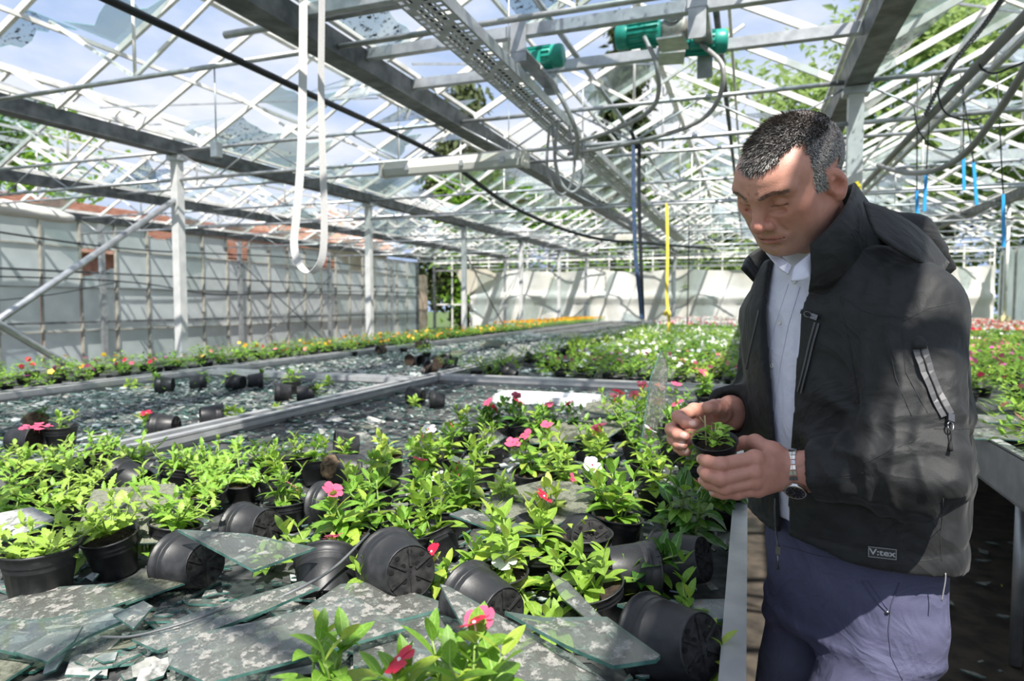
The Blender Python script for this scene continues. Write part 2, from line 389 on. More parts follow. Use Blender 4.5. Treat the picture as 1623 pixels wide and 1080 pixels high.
for z, w in ((2.70, .07), (2.98, .06), (3.24, .05), (1.4, .05), (.1, .08)):
    part('glazing_rail', MB().box(((EX0 + EX1) / 2, WYB, z), (EX1 - EX0, .05, w)).mesh('glazing_rail', ALU), we)
for bi in range(len(GX) - 1):
    xm = (GX[bi] + GX[bi + 1]) / 2
    for a in (GX[bi], GX[bi + 1]):
        part('gable_bar', MB().bar((a, WYB, 3.18), (xm, WYB, 3.95), .05, .05).mesh('gable_bar', ALU), we)
for x in GX[1:-1]:
    part('wall_post', MB().box((x, WYB - .28, 1.5), (.08, .08, 3.0)).mesh('wall_post', GALV), we)
# boarded door between the glass wall and the sheeting
dw = structure('door_1')
for i in range(5):
    c = rr.uniform(.8, 1.1)
    part('plank', MB().box((WX, WY1 + .14 + i * .17, 1.25), (.03, .165, 2.5)).mesh('plank', mat('weathered_plank', (.34 * c, .26 * c, .19 * c), .8, 0, (.50 * c, .42 * c, .34 * c), 5)), dw, Matrix.Translation((rr.uniform(-.01, .01), 0, rr.uniform(-.04, .02))))
part('door_post', MB().box((WX + .05, WY1 + .02, 1.45), (.09, .07, 2.9)).mesh('door_post', GALV_D), dw)
part('door_post', MB().box((WX + .05, WYB - .1, 1.45), (.09, .07, 2.9)).mesh('door_post', GALV_D), dw)
# right wall, hardly seen
wr = structure('wall_right')
part('glass_pane', MB().box((GX[-1] + .03, 11, 1.5), (.01, 23, 2.8)).mesh('glass_pane', wash[0]), wr)
for i in range(24): part('glazing_bar', MB().box((GX[-1], i + .2, 1.45), (.05, .04, 2.9)).mesh('glazing_bar', bar_cream), wr)

# ---------------------------------------------------------------- floor: dark trodden soil
soil_m = mat('dark_soil', (.026, .021, .016), .95, 0, (.075, .060, .044), 9, bump=.8, bscale=45)
vs = []; nx, ny = 60, 80; g = random.Random(3)
for j in range(ny + 1):
    for i in range(nx + 1):
        x = -13 + 21 * i / nx; y = -2 + 25.5 * j / ny
        vs.append((x, y, -.01 + g.uniform(-.008, .008)))
fl = structure('floor', MB().add(vs, [(j * (nx + 1) + i, j * (nx + 1) + i + 1, (j + 1) * (nx + 1) + i + 1, (j + 1) * (nx + 1) + i) for j in range(ny) for i in range(nx)], 0, True).mesh('floor', soil_m))
ground_m = mat('meadow', (.05, .09, .02), .95, 0, (.10, .15, .04), 3)
gr = structure('ground', MB().add([(-90, -30, -.06), (90, -30, -.06), (90, 120, -.06), (-90, 120, -.06)], [(0, 1, 2, 3)]).mesh('ground', ground_m))
# ================================================================ growing benches
BZ = .83                                                    # level of the bench trays
def at(px, py, z=BZ, ax=0, ay=0, c=(0, 0)):
    """the point of the plane z + ax*(x-cx) + ay*(y-cy) that is seen at this place of the 1623 x 1080 photograph"""
    u = (px - 811.5) / 1040; v = (540 - py) / 1040
    d = CAMROT @ Vector((u, math.cos(PITCH) + v * math.sin(PITCH), -math.sin(PITCH) + v * math.cos(PITCH)))
    # H + t dz = z + ax (t dx - cx) + ay (t dy - cy)
    t = (z - ax * c[0] - ay * c[1] - H) / (d.z - ax * d.x - ay * d.y)
    return Vector((0, 0, H)) + d * t

mat_cloth = mat('black_ground_cloth', (.022, .024, .025), .8, 0, (.085, .09, .088), 30, detail=8, bump=.4, bscale=160)
mat_litter = mat('glass_littered_cloth', (.02, .022, .022), .55, 0, (.20, .215, .21), 26, detail=9, bump=.6, bscale=120, lo=.40, hi=.66)
SCR = rnd
def bench(x0, x1, y0, y1, label, cloth, legs=True, group='growing benches'):
    t = thing('growing_bench', label, 'bench', ((x0 + x1) / 2, (y0 + y1) / 2, 0), group=group)
    T = Matrix.Translation((-(x0 + x1) / 2, -(y0 + y1) / 2, 0))
    def P(n, mb, *ms): return part(n, mb.mesh(n, *ms), t, T)
    vs = []; nx = max(3, int((x1 - x0) / .12)); ny = max(3, int((y1 - y0) / .12)); r = random.Random(int(x0 * 10 + y0 * 77))
    for j in range(ny + 1):
        for i in range(nx + 1): vs.append((x0 + (x1 - x0) * i / nx, y0 + (y1 - y0) * j / ny, BZ + r.uniform(-.006, .002)))
    P('tray', MB().add(vs, [(j * (nx + 1) + i, j * (nx + 1) + i + 1, (j + 1) * (nx + 1) + i + 1, (j + 1) * (nx + 1) + i) for j in range(ny) for i in range(nx)], 0, True).box(((x0 + x1) / 2, (y0 + y1) / 2, BZ - .03), (x1 - x0 - .02, y1 - y0 - .02, .03)), cloth)
    def rim(a, b, inward):                                  # folded edge profile: top lip, groove, side wall
        mb = MB(); o = Vector(inward)
        a = Vector(a); b = Vector(b)
        mb.bar(a + Vector((0, 0, BZ - .035)), b + Vector((0, 0, BZ - .035)), .012, .17)
        mb.bar(a + o * .012 + Vector((0, 0, BZ + .052)), b + o * .012 + Vector((0, 0, BZ + .052)), .036, .012)
        mb.bar(a + o * .027 + Vector((0, 0, BZ + .036)), b + o * .027 + Vector((0, 0, BZ + .036)), .006, .026)
        mb.bar(a + o * .016 + Vector((0, 0, BZ - .115)), b + o * .016 + Vector((0, 0, BZ - .115)), .044, .01)
        return mb
    P('rim', rim((x0, y0, 0), (x0, y1, 0), (1, 0, 0)), ALU_RIM); P('rim', rim((x1, y0, 0), (x1, y1, 0), (-1, 0, 0)), ALU_RIM)
    P('rim', rim((x0, y0, 0), (x1, y0, 0), (0, 1, 0)), ALU_RIM); P('rim', rim((x0, y1, 0), (x1, y1, 0), (0, -1, 0)), ALU_RIM)
    y = y0 + .4
    while y < y1:
        P('cross_beam', MB().box(((x0 + x1) / 2, y, BZ - .085), (x1 - x0 - .1, .04, .06)), GALV)
        for x in (x0 + .12, x1 - .12): P('leg', MB().tube([(x, y, 0), (x, y, BZ - .11)], .021, 8), GALV)
        y += 1.55
    return t
bench(-2.13, 0.0, -.75, 4.30, 'near aluminium growing bench littered with tipped plants and glass, beside the man', mat_cloth)
bench(-2.13, 0.0, 4.38, 21.6, 'long bench of white flowered plants beyond the near bench', mat_cloth)
bench(-4.06, -2.20, -.75, 4.05, 'glass strewn aluminium bench left of the near bench with few loose pots', mat_litter)
bench(-4.06, -2.20, 4.13, 20.6, 'farther glass strewn bench in front of the row of left posts', mat_litter)
bench(-5.27, -4.15, .8, 20.4, 'narrow bench of orange and red bedding flowers along the left posts', mat_cloth)
bench(.88, 2.95, -.5, 21.6, 'grey sided bench behind the back of the man with red and pink flowers', mat_cloth)
bench(3.3, 6.2, 4.0, 21.6, 'far right bench of mixed pink and white flowers near the end wall', mat_cloth)

# ================================================================ pots, leaves, flowers
POT = mat('black_pot_plastic', (.016, .017, .019), .44, 0, (.040, .041, .045), 30, detail=8, bump=.08, bscale=220, lo=.5, hi=.75)
POT_BASE = mat('dusty_black_plastic', (.010, .010, .011), .75, 0, (.035, .035, .035), 60, detail=8, spec=.2)
HOLE = mat('hole_black', (.001, .001, .001), 1)
PEAT = mat('peat_soil', (.012, .008, .006), 1, 0, (.05, .032, .020), 90, bump=1., bscale=230)
ROOTS = mat('root_ball', (.05, .032, .018), 1, 0, (.20, .14, .085), 60, bump=1., bscale=140)
def pot_mesh(r=.06, h=.096, n=24):
    b = r * .70
    return MB().lathe([(b * .2, .006), (b, .006), (b, 0), (b + .001, .003), (r * .90, h * .76), (r * .93, h * .765), (r * .93, h * .80), (r * .97, h * .955), (r * 1.03, h * .96), (r * 1.03, h), (r * .97, h), (r * .93, h * .80), (b - .003, .010)], n).mesh('pot', POT)
def pot_base_mesh(r=.06):
    b = r * .70 - .001; mb = MB()
    mb.lathe([(.001, .002), (b, .002)][::-1], 24)
    for i in range(6):
        a = i * math.pi / 3; mb.bar((.010 * math.cos(a), .010 * math.sin(a), .001), (b * .98 * math.cos(a), b * .98 * math.sin(a), .001), .004, .004)
    return mb.mesh('pot_base', POT_BASE)
def pot_holes_mesh(r=.06):
    b = r * .70; mb = MB()
    for q, n in ((.42, 4), (.80, 9)):
        for i in range(n):
            a = (i + .5) * 2 * math.pi / n; c = (b * q * math.cos(a), b * q * math.sin(a))
            mb.prism([(c[0] + .0035 * math.cos(k * math.pi / 4), c[1] + .0045 * math.sin(k * math.pi / 4)) for k in range(8)], .0005, .0018)
    return mb.mesh('drain_hole', HOLE)
def soil_mesh(r=.06, h=.096, seed=0):
    g = random.Random(seed); mb = MB(); n = 16; prof = []
    vs = [(0, 0, h * .84)]
    for k in (.35, .7, .99):
        for j in range(n):
            a = 2 * math.pi * j / n; q = r * .92 * k; vs.append((q * math.cos(a), q * math.sin(a), h * .80 + g.uniform(-.004, .007)))
    fs = [(0, 1 + j, 1 + (j + 1) % n) for j in range(n)] + [(1 + k * n + j, 1 + (k + 1) * n + j, 1 + (k + 1) * n + (j + 1) % n, 1 + k * n + (j + 1) % n) for k in range(2) for j in range(n)]
    return mb.add(vs, fs, 0, True).mesh('soil', PEAT)
POTM, BASEM, HOLEM = pot_mesh(), pot_base_mesh(), pot_holes_mesh()
SOILM = [soil_mesh(seed=i) for i in range(4)]
def ball_mesh(seed, r=.052, h=.07):
    g = random.Random(seed); mb = MB(); n = 14
    prof = [(.001, 0), (r * .6, .002), (r * .75, h * .2), (r * .88, h * .6), (r * .95, h), (r * .5, h * 1.06), (.001, h * 1.08)]
    vs = []
    for q, z in prof:
        for j in range(n):
            a = 2 * math.pi * j / n; k = q * g.uniform(.86, 1.1); vs.append((k * math.cos(a), k * math.sin(a), z + g.uniform(-.004, .004)))
    return mb.add(vs, [(i * n + j, i * n + (j + 1) % n, (i + 1) * n + (j + 1) % n, (i + 1) * n + j) for i in range(len(prof) - 1) for j in range(n)], 0, True).mesh('root_ball', ROOTS)
BALLM = [ball_mesh(i) for i in range(3)]

def leafmat(name, a, b, rough=.42, trans=.32): return mat(name, a, rough, 0, b, 14, detail=3, bump=.15, bscale=160, trans=trans)
L_MID = leafmat('vinca_green', (.12, .27, .028), (.22, .40, .05)); L_DARK = leafmat('dark_glossy_green', (.035, .115, .016), (.075, .20, .03), .3, .2)
L_YEL = leafmat('yellowing_green', (.30, .44, .045), (.42, .52, .09)); L_LIME = leafmat('lime_green', (.20, .36, .04), (.30, .45, .07))
L_RIB = leafmat('leaf_rib', (.36, .50, .16), (.42, .56, .20)); STEM = leafmat('stem_green', (.22, .34, .07), (.30, .40, .12), .5, .1)
L_VERB = leafmat('serrated_leaf_green', (.15, .33, .035), (.27, .46, .06)); L_VERB2 = leafmat('pale_serrated_green', (.25, .42, .05), (.38, .52, .10))
F_PINK = mat('pink_petal', (.78, .09, .20), .5, 0, (.85, .18, .32), 20, trans=.25); F_RED = mat('crimson_petal', (.62, .012, .05), .5, 0, (.72, .03, .10), 20, trans=.2)
F_WHITE = mat('white_petal', (.86, .85, .84), .5, 0, (.90, .87, .88), 20, trans=.25); F_ORANGE = mat('orange_petal', (.85, .25, .02), .5, 0, (.88, .40, .03), 20, trans=.2)
F_MAG = mat('magenta_petal', (.70, .06, .40), .5, 0, (.78, .15, .5), 20, trans=.2); F_YEL = mat('yellow_petal', (.85, .55, .05), .5, trans=.2); F_SAL = mat('salmon_petal', (.80, .22, .18), .5, 0, (.85, .35, .30), 20, trans=.2)
F_EYE = mat('flower_eye', (.65, .04, .10), .5)
def leaf_mesh(name, L, Wd, m1, fold=.25, droop=.5, rib=True, teeth=0, seg=6):
    """one leaf along +Y, folded along the midrib and arched"""
    vs = []; mb = MB(); rows = []
    n = seg if not teeth else teeth * 2
    for i in range(n + 1):
        t = i / n; w = Wd * (math.sin(math.pi * min(1, t * .96 + .03) ** .85) ** .8) if i < n else .0004
        if teeth and i % 2 == 0 and 0 < i < n: w *= .66
        y = L * t * (1 - .12 * t * droop); z = L * droop * (.35 * t - .55 * t * t)
        q = max(.0006, Wd * .075 * (1 - t))
        for x, dz in ((-w, w * fold), (-q, 0), (q, 0), (w, w * fold)): vs.append((x, y - (abs(x) * .25 if teeth else 0), z + dz))
    a, b = [], []
    for i in range(n):
        k = i * 4; a += [(k, k + 1, k + 5, k + 4), (k + 2, k + 3, k + 7, k + 6)]; b.append((k + 1, k + 2, k + 6, k + 5))
    mb.add(vs, a, 0, True)
    mb.f.extend(b); mb.mi.extend([1 if rib else 0] * len(b)); mb.sm.extend([True] * len(b))
    return mb.mesh(name, m1, L_RIB)
def leafset(m): return [leaf_mesh('leaf', 1, .21, m, .22, d) for d in (.25, .6, 1.0)]
LV = {'mid': leafset(L_MID), 'dark': leafset(L_DARK), 'yel': leafset(L_YEL), 'lime': leafset(L_LIME),
      'verb': [leaf_mesh('leaf', 1, .24, L_VERB, .25, d, teeth=5) for d in (.3, .7, 1.1)], 'verb2': [leaf_mesh('leaf', 1, .24, L_VERB2, .25, d, teeth=5) for d in (.3, .7, 1.1)]}
def petal_mesh(m):
    pl = [(0, 0), (.0055, .006), (.0105, .014), (.0095, .0195), (.003, .0215), (-.004, .020), (-.0095, .017), (-.0085, .010), (-.004, .004)]
    return MB().add([(x, y, .002 + y * .12 - abs(x) * .15) for x, y in pl], [tuple(range(len(pl)))], 0, True).mesh('petal', m)
PET = {k: petal_mesh(m) for k, m in dict(pink=F_PINK, red=F_RED, white=F_WHITE, magenta=F_MAG, salmon=F_SAL).items()}
EYE = MB().lathe([(.0028, .0015), (.002, .004), (.0003, .0045)], 7).tube([(0, 0, -.022), (0, 0, .002)], .0011, 5).mesh('flower_eye', F_EYE)
WEYE = MB().lathe([(.0028, .0015), (.002, .004), (.0003, .0045)], 7).tube([(0, 0, -.022), (0, 0, .002)], .0011, 5).mesh('flower_eye', F_WHITE)
def flower(parent, M, col, r=rnd, scale=1.):
    f = part('flower', EYE if col in ('white', 'pink') else WEYE, parent, M @ Matrix.Scale(scale, 4))
    for i in range(5): part('petal', PET[col], f, Matrix.Rotation(i * 2 * math.pi / 5 + r.uniform(-.15, .15), 4, 'Z') @ Matrix.Rotation(r.uniform(-.25, .15), 4, 'X'))
    return f
def lmat(p, az, el, L, roll=0.):
    return Matrix.Translation(p) @ Matrix.Rotation(az, 4, 'Z') @ Matrix.Rotation(el, 4, 'X') @ Matrix.Rotation(roll, 4, 'Y') @ Matrix.Scale(L, 4)
def vinca(root, base, h, r, kind='mid', stems=2, leaf=.050, flowers=(), lean=(0, 0), leaves_max=30):
    """upright stems with opposite leaves, a rosette at each tip, flowers on top; base in the thing's coordinates"""
    smb = MB(); cnt = 0; fl = list(flowers); stems = stems + (2 if h > .05 else 0); leaf *= 1.14; leaves_max = int(leaves_max * 1.7); h = h * .84 if h > .05 else h
    for s in range(stems):
        a = r.uniform(0, 6.28); b = Vector(base) + Vector((math.cos(a), math.sin(a), 0)) * r.uniform(0, .018)
        hh = h * r.uniform(.7, 1.) if s else h
        tip = b + Vector((lean[0] * hh + r.uniform(-.55, .55) * hh * (1 if s else .3), lean[1] * hh + r.uniform(-.55, .55) * hh * (1 if s else .3), hh))
        mid = b.lerp(tip, .5) + Vector((r.uniform(-.008, .008), r.uniform(-.008, .008), .004))
        pts = spline([b, mid, tip], 4); smb.tube(pts, [.0028 * (1 - .5 * i / (len(pts) - 1)) for i in range(len(pts))], 5)
        nodes = max(2, int(hh / .022)); az = r.uniform(0, 6.28)
        for k in range(nodes + 1):
            t = .12 + .88 * k / nodes; p = pts[min(len(pts) - 1, int(t * (len(pts) - 1) + .5))]; az += math.pi / 2 + r.uniform(-.3, .3)
            el = (.05 + .9 * t * t) + r.uniform(-.35, .25); sz = leaf * (1.05 - .42 * t * t) * r.uniform(.8, 1.2)
            for q in (0, math.pi):
                if cnt >= leaves_max and k < nodes - 1: continue
                kd = kind if r.random() > .16 else ('yel' if kind != 'dark' else 'mid')
                part('leaf', LV[kd][0 if el > .6 else r.choice((0, 1, 1, 2))], root, lmat(p, az + q + r.uniform(-.2, .2), el, sz, r.uniform(-.3, .3))); cnt += 1
        if fl:
            c = fl.pop(0); p = tip + Vector((0, 0, .022))
            flower(root, Matrix.Translation(p) @ Euler((r.uniform(.2, .9), r.uniform(-.4, .4), r.uniform(-.6, .6))).to_matrix().to_4x4(), c, r, r.uniform(.95, 1.2))
    part('stem', smb.mesh('stem', STEM), root)
def verbena(root, base, h, r, kind='verb', stems=6, leaf=.042, spread=.07, per=7):
    smb = MB(); stems += 5; spread *= 1.45; leaf *= 1.08; h *= .68
    for s in range(stems):
        a = s * 2.4 + r.uniform(-.4, .4); q = spread * r.uniform(.3, 1.) if s else .01
        b = Vector(base); tip = b + Vector((math.cos(a) * q, math.sin(a) * q, h * r.uniform(.6, 1.05)))
        pts = spline([b, b.lerp(tip, .5) + Vector((math.cos(a), math.sin(a), 0)) * .012, tip], 4); smb.tube(pts, .0018, 5)
        az = r.uniform(0, 6.28)
        for k in range(per):
            t = .15 + .85 * k / (per - 1); p = pts[int(t * (len(pts) - 1) + .5)]; az += 2.4 if k % 2 else math.pi
            part('leaf', LV[kind if r.random() > .25 else 'verb2'][r.choice((0, 1, 2))], root, lmat(p, az, .15 + .75 * t * t + r.uniform(-.4, .3), leaf * (1.1 - .45 * t) * r.uniform(.75, 1.25), r.uniform(-.4, .4)))
    part('stem', smb.mesh('stem', STEM), root)
# ================================================================ the near bench: potted plants one by one
pr = random.Random(5)
def upright_pot(root, sc=1., M=None, soil=True):
    M = (M or Matrix()) @ Matrix.Scale(sc, 4)
    if M.to_scale().x < 1 and sc < 1: root.rotation_euler.x, root.rotation_euler.y = pr.gauss(0, .16), pr.gauss(0, .16)
    p = part('pot', POTM, root, M)
    if soil: part('soil', pr.choice(SOILM), root, M)
    return p
def lying_pot(px, py, z, az, tilt, label, sc=1., base=True, soil=None, group=None, ball=False):
    """a pot on its side: az = compass way its mouth points in the photo's axes (0 right, 90 away), tilt = how far it has tipped"""
    p = at(px, py, z); t = thing('plant_pot', label, 'pot', p, group=group)
    # the lathe axis +Z is the mouth: tip it over by 'tilt' towards az
    a = R(az) + YAW
    Mr = Matrix.Rotation(a, 4, 'Z') @ Matrix.Rotation(R(tilt), 4, 'Y') @ Matrix.Translation((0, 0, -.048 * sc)) @ Matrix.Scale(sc, 4)
    part('pot', POTM, t, Mr)
    if base: b = part('pot_base', BASEM, t, Mr); part('drain_hole', HOLEM, b, Matrix.Translation((0, 0, 0)) )
    if soil: part('soil', pr.choice(SOILM), t, Mr)
    if ball: part('root_ball', BALLM[0], t, Mr @ Matrix.Translation((0, 0, .042)))
    return t, Mr
VG = 'leafy flowerless plants in the left clump of the near bench'; VL = 'leafy serrated plant without flowers, one of the left clump on the near bench'
NAMES = {(455, 840): 'bushy small leaved plant between the shiny black pot and the drooping pink flower', (505, 770): 'green plant just left of the tipped pot with brown root ball', (705, 890): 'lime green vinca directly right of the big overturned pot', (620, 752): 'yellowish vinca right of the tipped pot with brown root ball', (712, 752): 'vinca holding a single white flower at the edge of the glass field', (762, 775): 'lime vinca between the single white flower and the mossy pane', (900, 795): 'lime vinca behind the mossy pane, right of the double pink flower', (892, 755): 'lime vinca with one pink flower, behind the double pink flower', (1040, 815): 'lime vinca just left of the hands of the man', (1065, 735): 'tall vinca with one pink and one white flower, left of the held pot', (1100, 770): 'tall flowerless vinca under the fingers of the man', (760, 705): 'dark vinca with a red flower, leftmost of the dark row by the foam tray', (792, 700): 'dark vinca with a pink flower, second in the dark row by the foam tray', (830, 698): 'dark vinca with a red flower in the middle of the row by the foam tray', (872, 700): 'dark vinca with a pink flower, fourth in the dark row by the foam tray', (904, 704): 'dark vinca with a red flower, rightmost of the dark row by the foam tray', (735, 715): 'two stemmed flowerless vinca left of the dark row by the foam tray', (815, 690): 'dark vinca with a pink flower standing farthest back, touching the foam tray', (852, 715): 'flowerless mid green vinca in front of the dark row by the foam tray', (690, 760): 'vinca with a small white flower left of the single white flower', (780, 740): 'lime vinca in front of the leaning glass sliver', (815, 850): 'lime vinca in front of the mossy pane, right of the clear narrow pane', (560, 830): 'lime vinca behind the drooping pink flower', (610, 800): 'mid green vinca right of the tipped pot behind the pink flower', (1140, 830): 'dark vinca in the shade against the bench edge', (1020, 770): 'vinca with a white flower below the upright lichen pane', (930, 735): 'flowerless vinca left of the small grey lying pot', (540, 765): 'small vinca in front of the pot lying open toward the left', (480, 755): 'lime plant at the front edge of the glass field, left of centre', (640, 905): 'low vinca squeezed behind the rim of the big overturned pot', (720, 850): 'mid green vinca behind the large white flower', (1075, 690): 'tall vinca with pink and salmon flowers nearest the curled fingers', (985, 700): 'vinca with a pink flower left of the tallest vinca', (1040, 690): 'lime vinca with a white flower right of the tallest vinca', (330, 812): 'serrated plant in front of the shiny black overturned pot', (105, 838): 'serrated plant left of the dark tilted pane', (40, 812): 'serrated plant behind the chalky white pane', (150, 800): 'serrated plant rising behind the dark tilted pane', (200, 764): 'serrated plant beside the pot lying between leaves', (12, 775): 'serrated plant at the left edge, in front of the pot on its side', (322, 790): 'serrated plant right of the yellow green one', (385, 792): 'serrated plant behind the shiny black overturned pot', (112, 770): 'serrated plant right of the flat pink flower cluster', (420, 765): 'rightmost serrated plant, at the edge of the glass field', (235, 822): 'serrated plant covering the right end of the dark tilted pane', (15, 860): 'low serrated plant at the left edge under the chalky white pane', (350, 765): 'serrated plant farthest back along the glass field', (160, 745): 'serrated plant touching the dividing rim'}
CG = 'flowering vinca plants across the near bench'; CLB = 'bushy green vinca plant in a black pot, one of the crowd on the near bench'
# (px, py, height, stems, label)   serrated leafy plants
for px, py, h, st, sp, lab in [
    (66, 952, .10, 7, .085, 'serrated leafy plant with drooping leaves in the black pot at the lower left edge'),
    (186, 908, .13, 6, .06, 'tall serrated plant growing up past the dark tilted pane, at the left'),
    (268, 893, .10, 7, .08, 'bushy serrated plant right of the dark tilted pane, dry leaves at its base'),
    (330, 812, .09, 6, .08, None), (105, 838, .09, 6, .09, None), (40, 812, .10, 6, .10, None), (150, 800, .11, 6, .09, None), (200, 764, .11, 7, .08, None),
    (275, 778, .11, 7, .07, 'yellow green serrated plant behind the big pane, beside a tipped pot'), (12, 775, .10, 6, .08, None), (62, 778, .11, 6, .09, 'PINK'),
    (322, 790, .09, 6, .08, None), (385, 792, .10, 6, .08, None), (112, 770, .11, 6, .09, None), (420, 765, .10, 6, .08, None), (235, 822, .09, 6, .08, None), (15, 860, .08, 6, .09, None), (350, 765, .09, 5, .07, None), (160, 745, .10, 5, .08, None)]:
    t = thing('verbena_plant', 'serrated leafy plant topped by one flat pink flower cluster, far left' if lab == 'PINK' else (lab or VL), 'plant', at(px, py), (0, 0, pr.uniform(0, 6)), None if lab else VG)
    t['label'] = NAMES.get((px, py), t['label'])
    upright_pot(t, 1.12 if px == 66 else .92, Matrix.Diagonal((1, 1, 1 if py > 880 else .8, 1)))
    verbena(t, (0, 0, .085 if py > 880 else .06), h, pr, 'verb' if pr.random() < .7 else 'verb2', st, .046 if px < 300 and py > 850 else .040, sp)
    if lab == 'PINK':
        for i in range(7): flower(t, Matrix.Translation((pr.uniform(-.035, .035), pr.uniform(-.03, .03), .205)), 'pink', pr, .6)
# vinca: (px, py, height, kind, stems, leaf, flowers, label)
for px, py, h, kd, st, lf, fl, lab in [
    (455, 840, .12, 'mid', 4, .040, (), None), (440, 800, .11, 'lime', 4, .040, (), 'lime green plant left of the pot with the exposed root ball'), (505, 770, .10, 'mid', 4, .042, (), None),
    (600, 872, .12, 'mid', 3, .055, (), 'vinca with broad leaves just behind the big overturned pot'), (556, 890, .11, 'mid', 3, .055, ('pink',), 'vinca with a drooping pink flower in front of a tipped pot'),
    (655, 835, .11, 'mid', 3, .052, ('red',), 'vinca with one closed crimson bud, behind the big overturned pot'), (705, 890, .12, 'lime', 3, .055, (), None), (668, 772, .12, 'lime', 3, .048, ('white',), 'vinca with a white flower bent aside, behind the rows of tipped pots'),
    (620, 752, .10, 'yel', 2, .045, (), None), (712, 752, .13, 'mid', 3, .045, ('white',), None), (762, 775, .11, 'lime', 3, .048, (), None),
    (738, 832, .12, 'lime', 3, .055, ('white',), 'vinca with one large white flower at its tip, mid bench'), (795, 962, .13, 'lime', 3, .055, (), 'pale vinca in an upright black pot right of the big overturned pot'),
    (852, 925, .11, 'lime', 3, .055, ('red',), 'vinca with a small red bud among pale leaves, right of the pale vinca'), (842, 778, .12, 'mid', 3, .050, ('pink', 'pink'), 'vinca with a pink double flower rising before the mossy pane'),
    (900, 795, .12, 'lime', 3, .050, (), None), (892, 755, .12, 'lime', 3, .048, ('pink',), None), (958, 768, .13, 'lime', 3, .050, ('pink', 'pink'), 'vinca with two pink flowers leaning to the right, mid bench'),
    (962, 835, .10, 'mid', 3, .050, ('white',), 'vinca with a white flower just above a tipped pot'), (985, 872, .14, 'mid', 4, .062, (), 'large broad leaved vinca behind the open tipped pots'),
    (1092, 885, .13, 'dark', 4, .066, ('red',), 'dark green vinca in an upright pot under the hands of the man'), (1040, 815, .11, 'lime', 3, .055, (), None), (1010, 735, .24, 'mid', 4, .050, ('pink', 'red', 'pink'), 'tallest vinca with a pink flower on top, beside the upright lichen pane'),
    (1065, 735, .16, 'mid', 3, .052, ('pink', 'white'), None), (1100, 770, .15, 'mid', 3, .055, (), None), (1118, 640, .16, 'mid', 3, .050, ('pink', 'pink'), 'vinca with pink flowers touching the sleeve of the man'),
    (760, 705, .10, 'dark', 3, .050, ('red',), None), (792, 700, .11, 'dark', 3, .052, ('pink',), None), (830, 698, .10, 'dark', 3, .050, ('red',), None), (872, 700, .11, 'dark', 3, .050, ('pink',), None), (904, 704, .10, 'dark', 3, .050, ('red',), None), (735, 715, .12, 'mid', 2, .048, (), None), (815, 690, .11, 'dark', 3, .05, ('pink',), None), (852, 715, .12, 'mid', 3, .05, (), None),
    (690, 760, .10, 'mid', 3, .046, ('white',), None), (780, 740, .10, 'lime', 3, .046, (), None), (815, 850, .10, 'lime', 3, .052, (), None), (880, 870, .10, 'yel', 3, .055, (), 'yellowing vinca leaning over the pot that shows its base'),
    (960, 985, .09, 'lime', 3, .052, (), 'small pale vinca in an upright pot before the clear corner of glass'), (490, 1185, .09, 'mid', 3, .055, (), 'broad leaved vinca poking up through the glass at the bottom left of centre'),
    (738, 1235, .12, 'mid', 4, .070, ('red', 'pink'), 'vinca with a crimson flower at the bottom edge of the picture, before the glass'), (650, 1240, .08, 'mid', 3, .06, ('red',), 'half buried vinca with a red bud beneath glass at the bottom edge'),
    (560, 830, .09, 'lime', 3, .046, (), None), (610, 800, .10, 'mid', 3, .05, (), None), (1140, 830, .12, 'dark', 3, .055, (), None), (1020, 770, .12, 'mid', 3, .05, ('white',), None), (930, 735, .12, 'mid', 3, .048, (), None), (540, 765, .08, 'mid', 2, .045, (), None), (480, 755, .09, 'lime', 3, .042, (), None), (640, 905, .06, 'mid', 2, .05, (), None), (720, 850, .10, 'mid', 3, .05, (), None),
    (1075, 690, .17, 'mid', 3, .05, ('pink', 'salmon'), None), (985, 700, .14, 'mid', 3, .05, ('pink',), None), (1040, 690, .15, 'lime', 3, .05, ('white',), None), (1120, 1075, .05, 'lime', 2, .055, (), 'pale leaves lying flat beside the lower right overturned pot')]:
    t = thing('vinca_plant', lab or CLB, 'plant', at(px, py), (0, 0, pr.uniform(0, 6)), None if lab else CG)
    t['label'] = NAMES.get((px, py), t['label'])
    if (px, py) != (1120, 1075): upright_pot(t, .90, Matrix.Diagonal((1, 1, .8, 1))); b = .058
    else: b = .01
    vinca(t, (0, 0, b), h, pr, kd, st, lf, fl, leaves_max=34)

# tipped and empty pots
big, _ = lying_pot(634, 900, .905, 122, 100, 'big overturned black pot showing its base of round drain holes', 1.12)
lying_pot(1068, 1018, .885, 128, 105, 'overturned black pot at the lower right, next to the bench edge', 1.12)
lying_pot(931, 858, .895, 95, 112, 'grey lit overturned pot turning its base to the camera, mid bench')
lying_pot(404, 838, .885, 150, 100, 'shiny black overturned pot right of the serrated plants')
t, M = lying_pot(303, 893, .885, 150, 98, 'dented black pot lying under a clear sheet of glass', soil=True)
lying_pot(516, 925, .845, 100, 60, 'sunken black pot of which only the rim arc shows above the glass', 1.1)
t, M = lying_pot(545, 745, .89, 40, 110, 'tipped pot with its brown root ball slipping out, mid left', .95, base=False)
part('root_ball', BALLM[1], t, M @ Matrix.Translation((0, 0, -.022)))
lying_pot(532, 800, .89, 150, 100, 'tipped black pot behind the drooping pink flower')
lying_pot(549, 706, .885, 200, 85, 'small tipped pot lying open toward the left at the edge of the glass field', .9, soil=True)
lying_pot(204, 760, .885, 170, 75, 'black pot lying between the serrated plants')
t, M = lying_pot(995, 905, .885, 10, 95, 'pot lying on its side with a green plant falling out to the right', 1., soil=True)
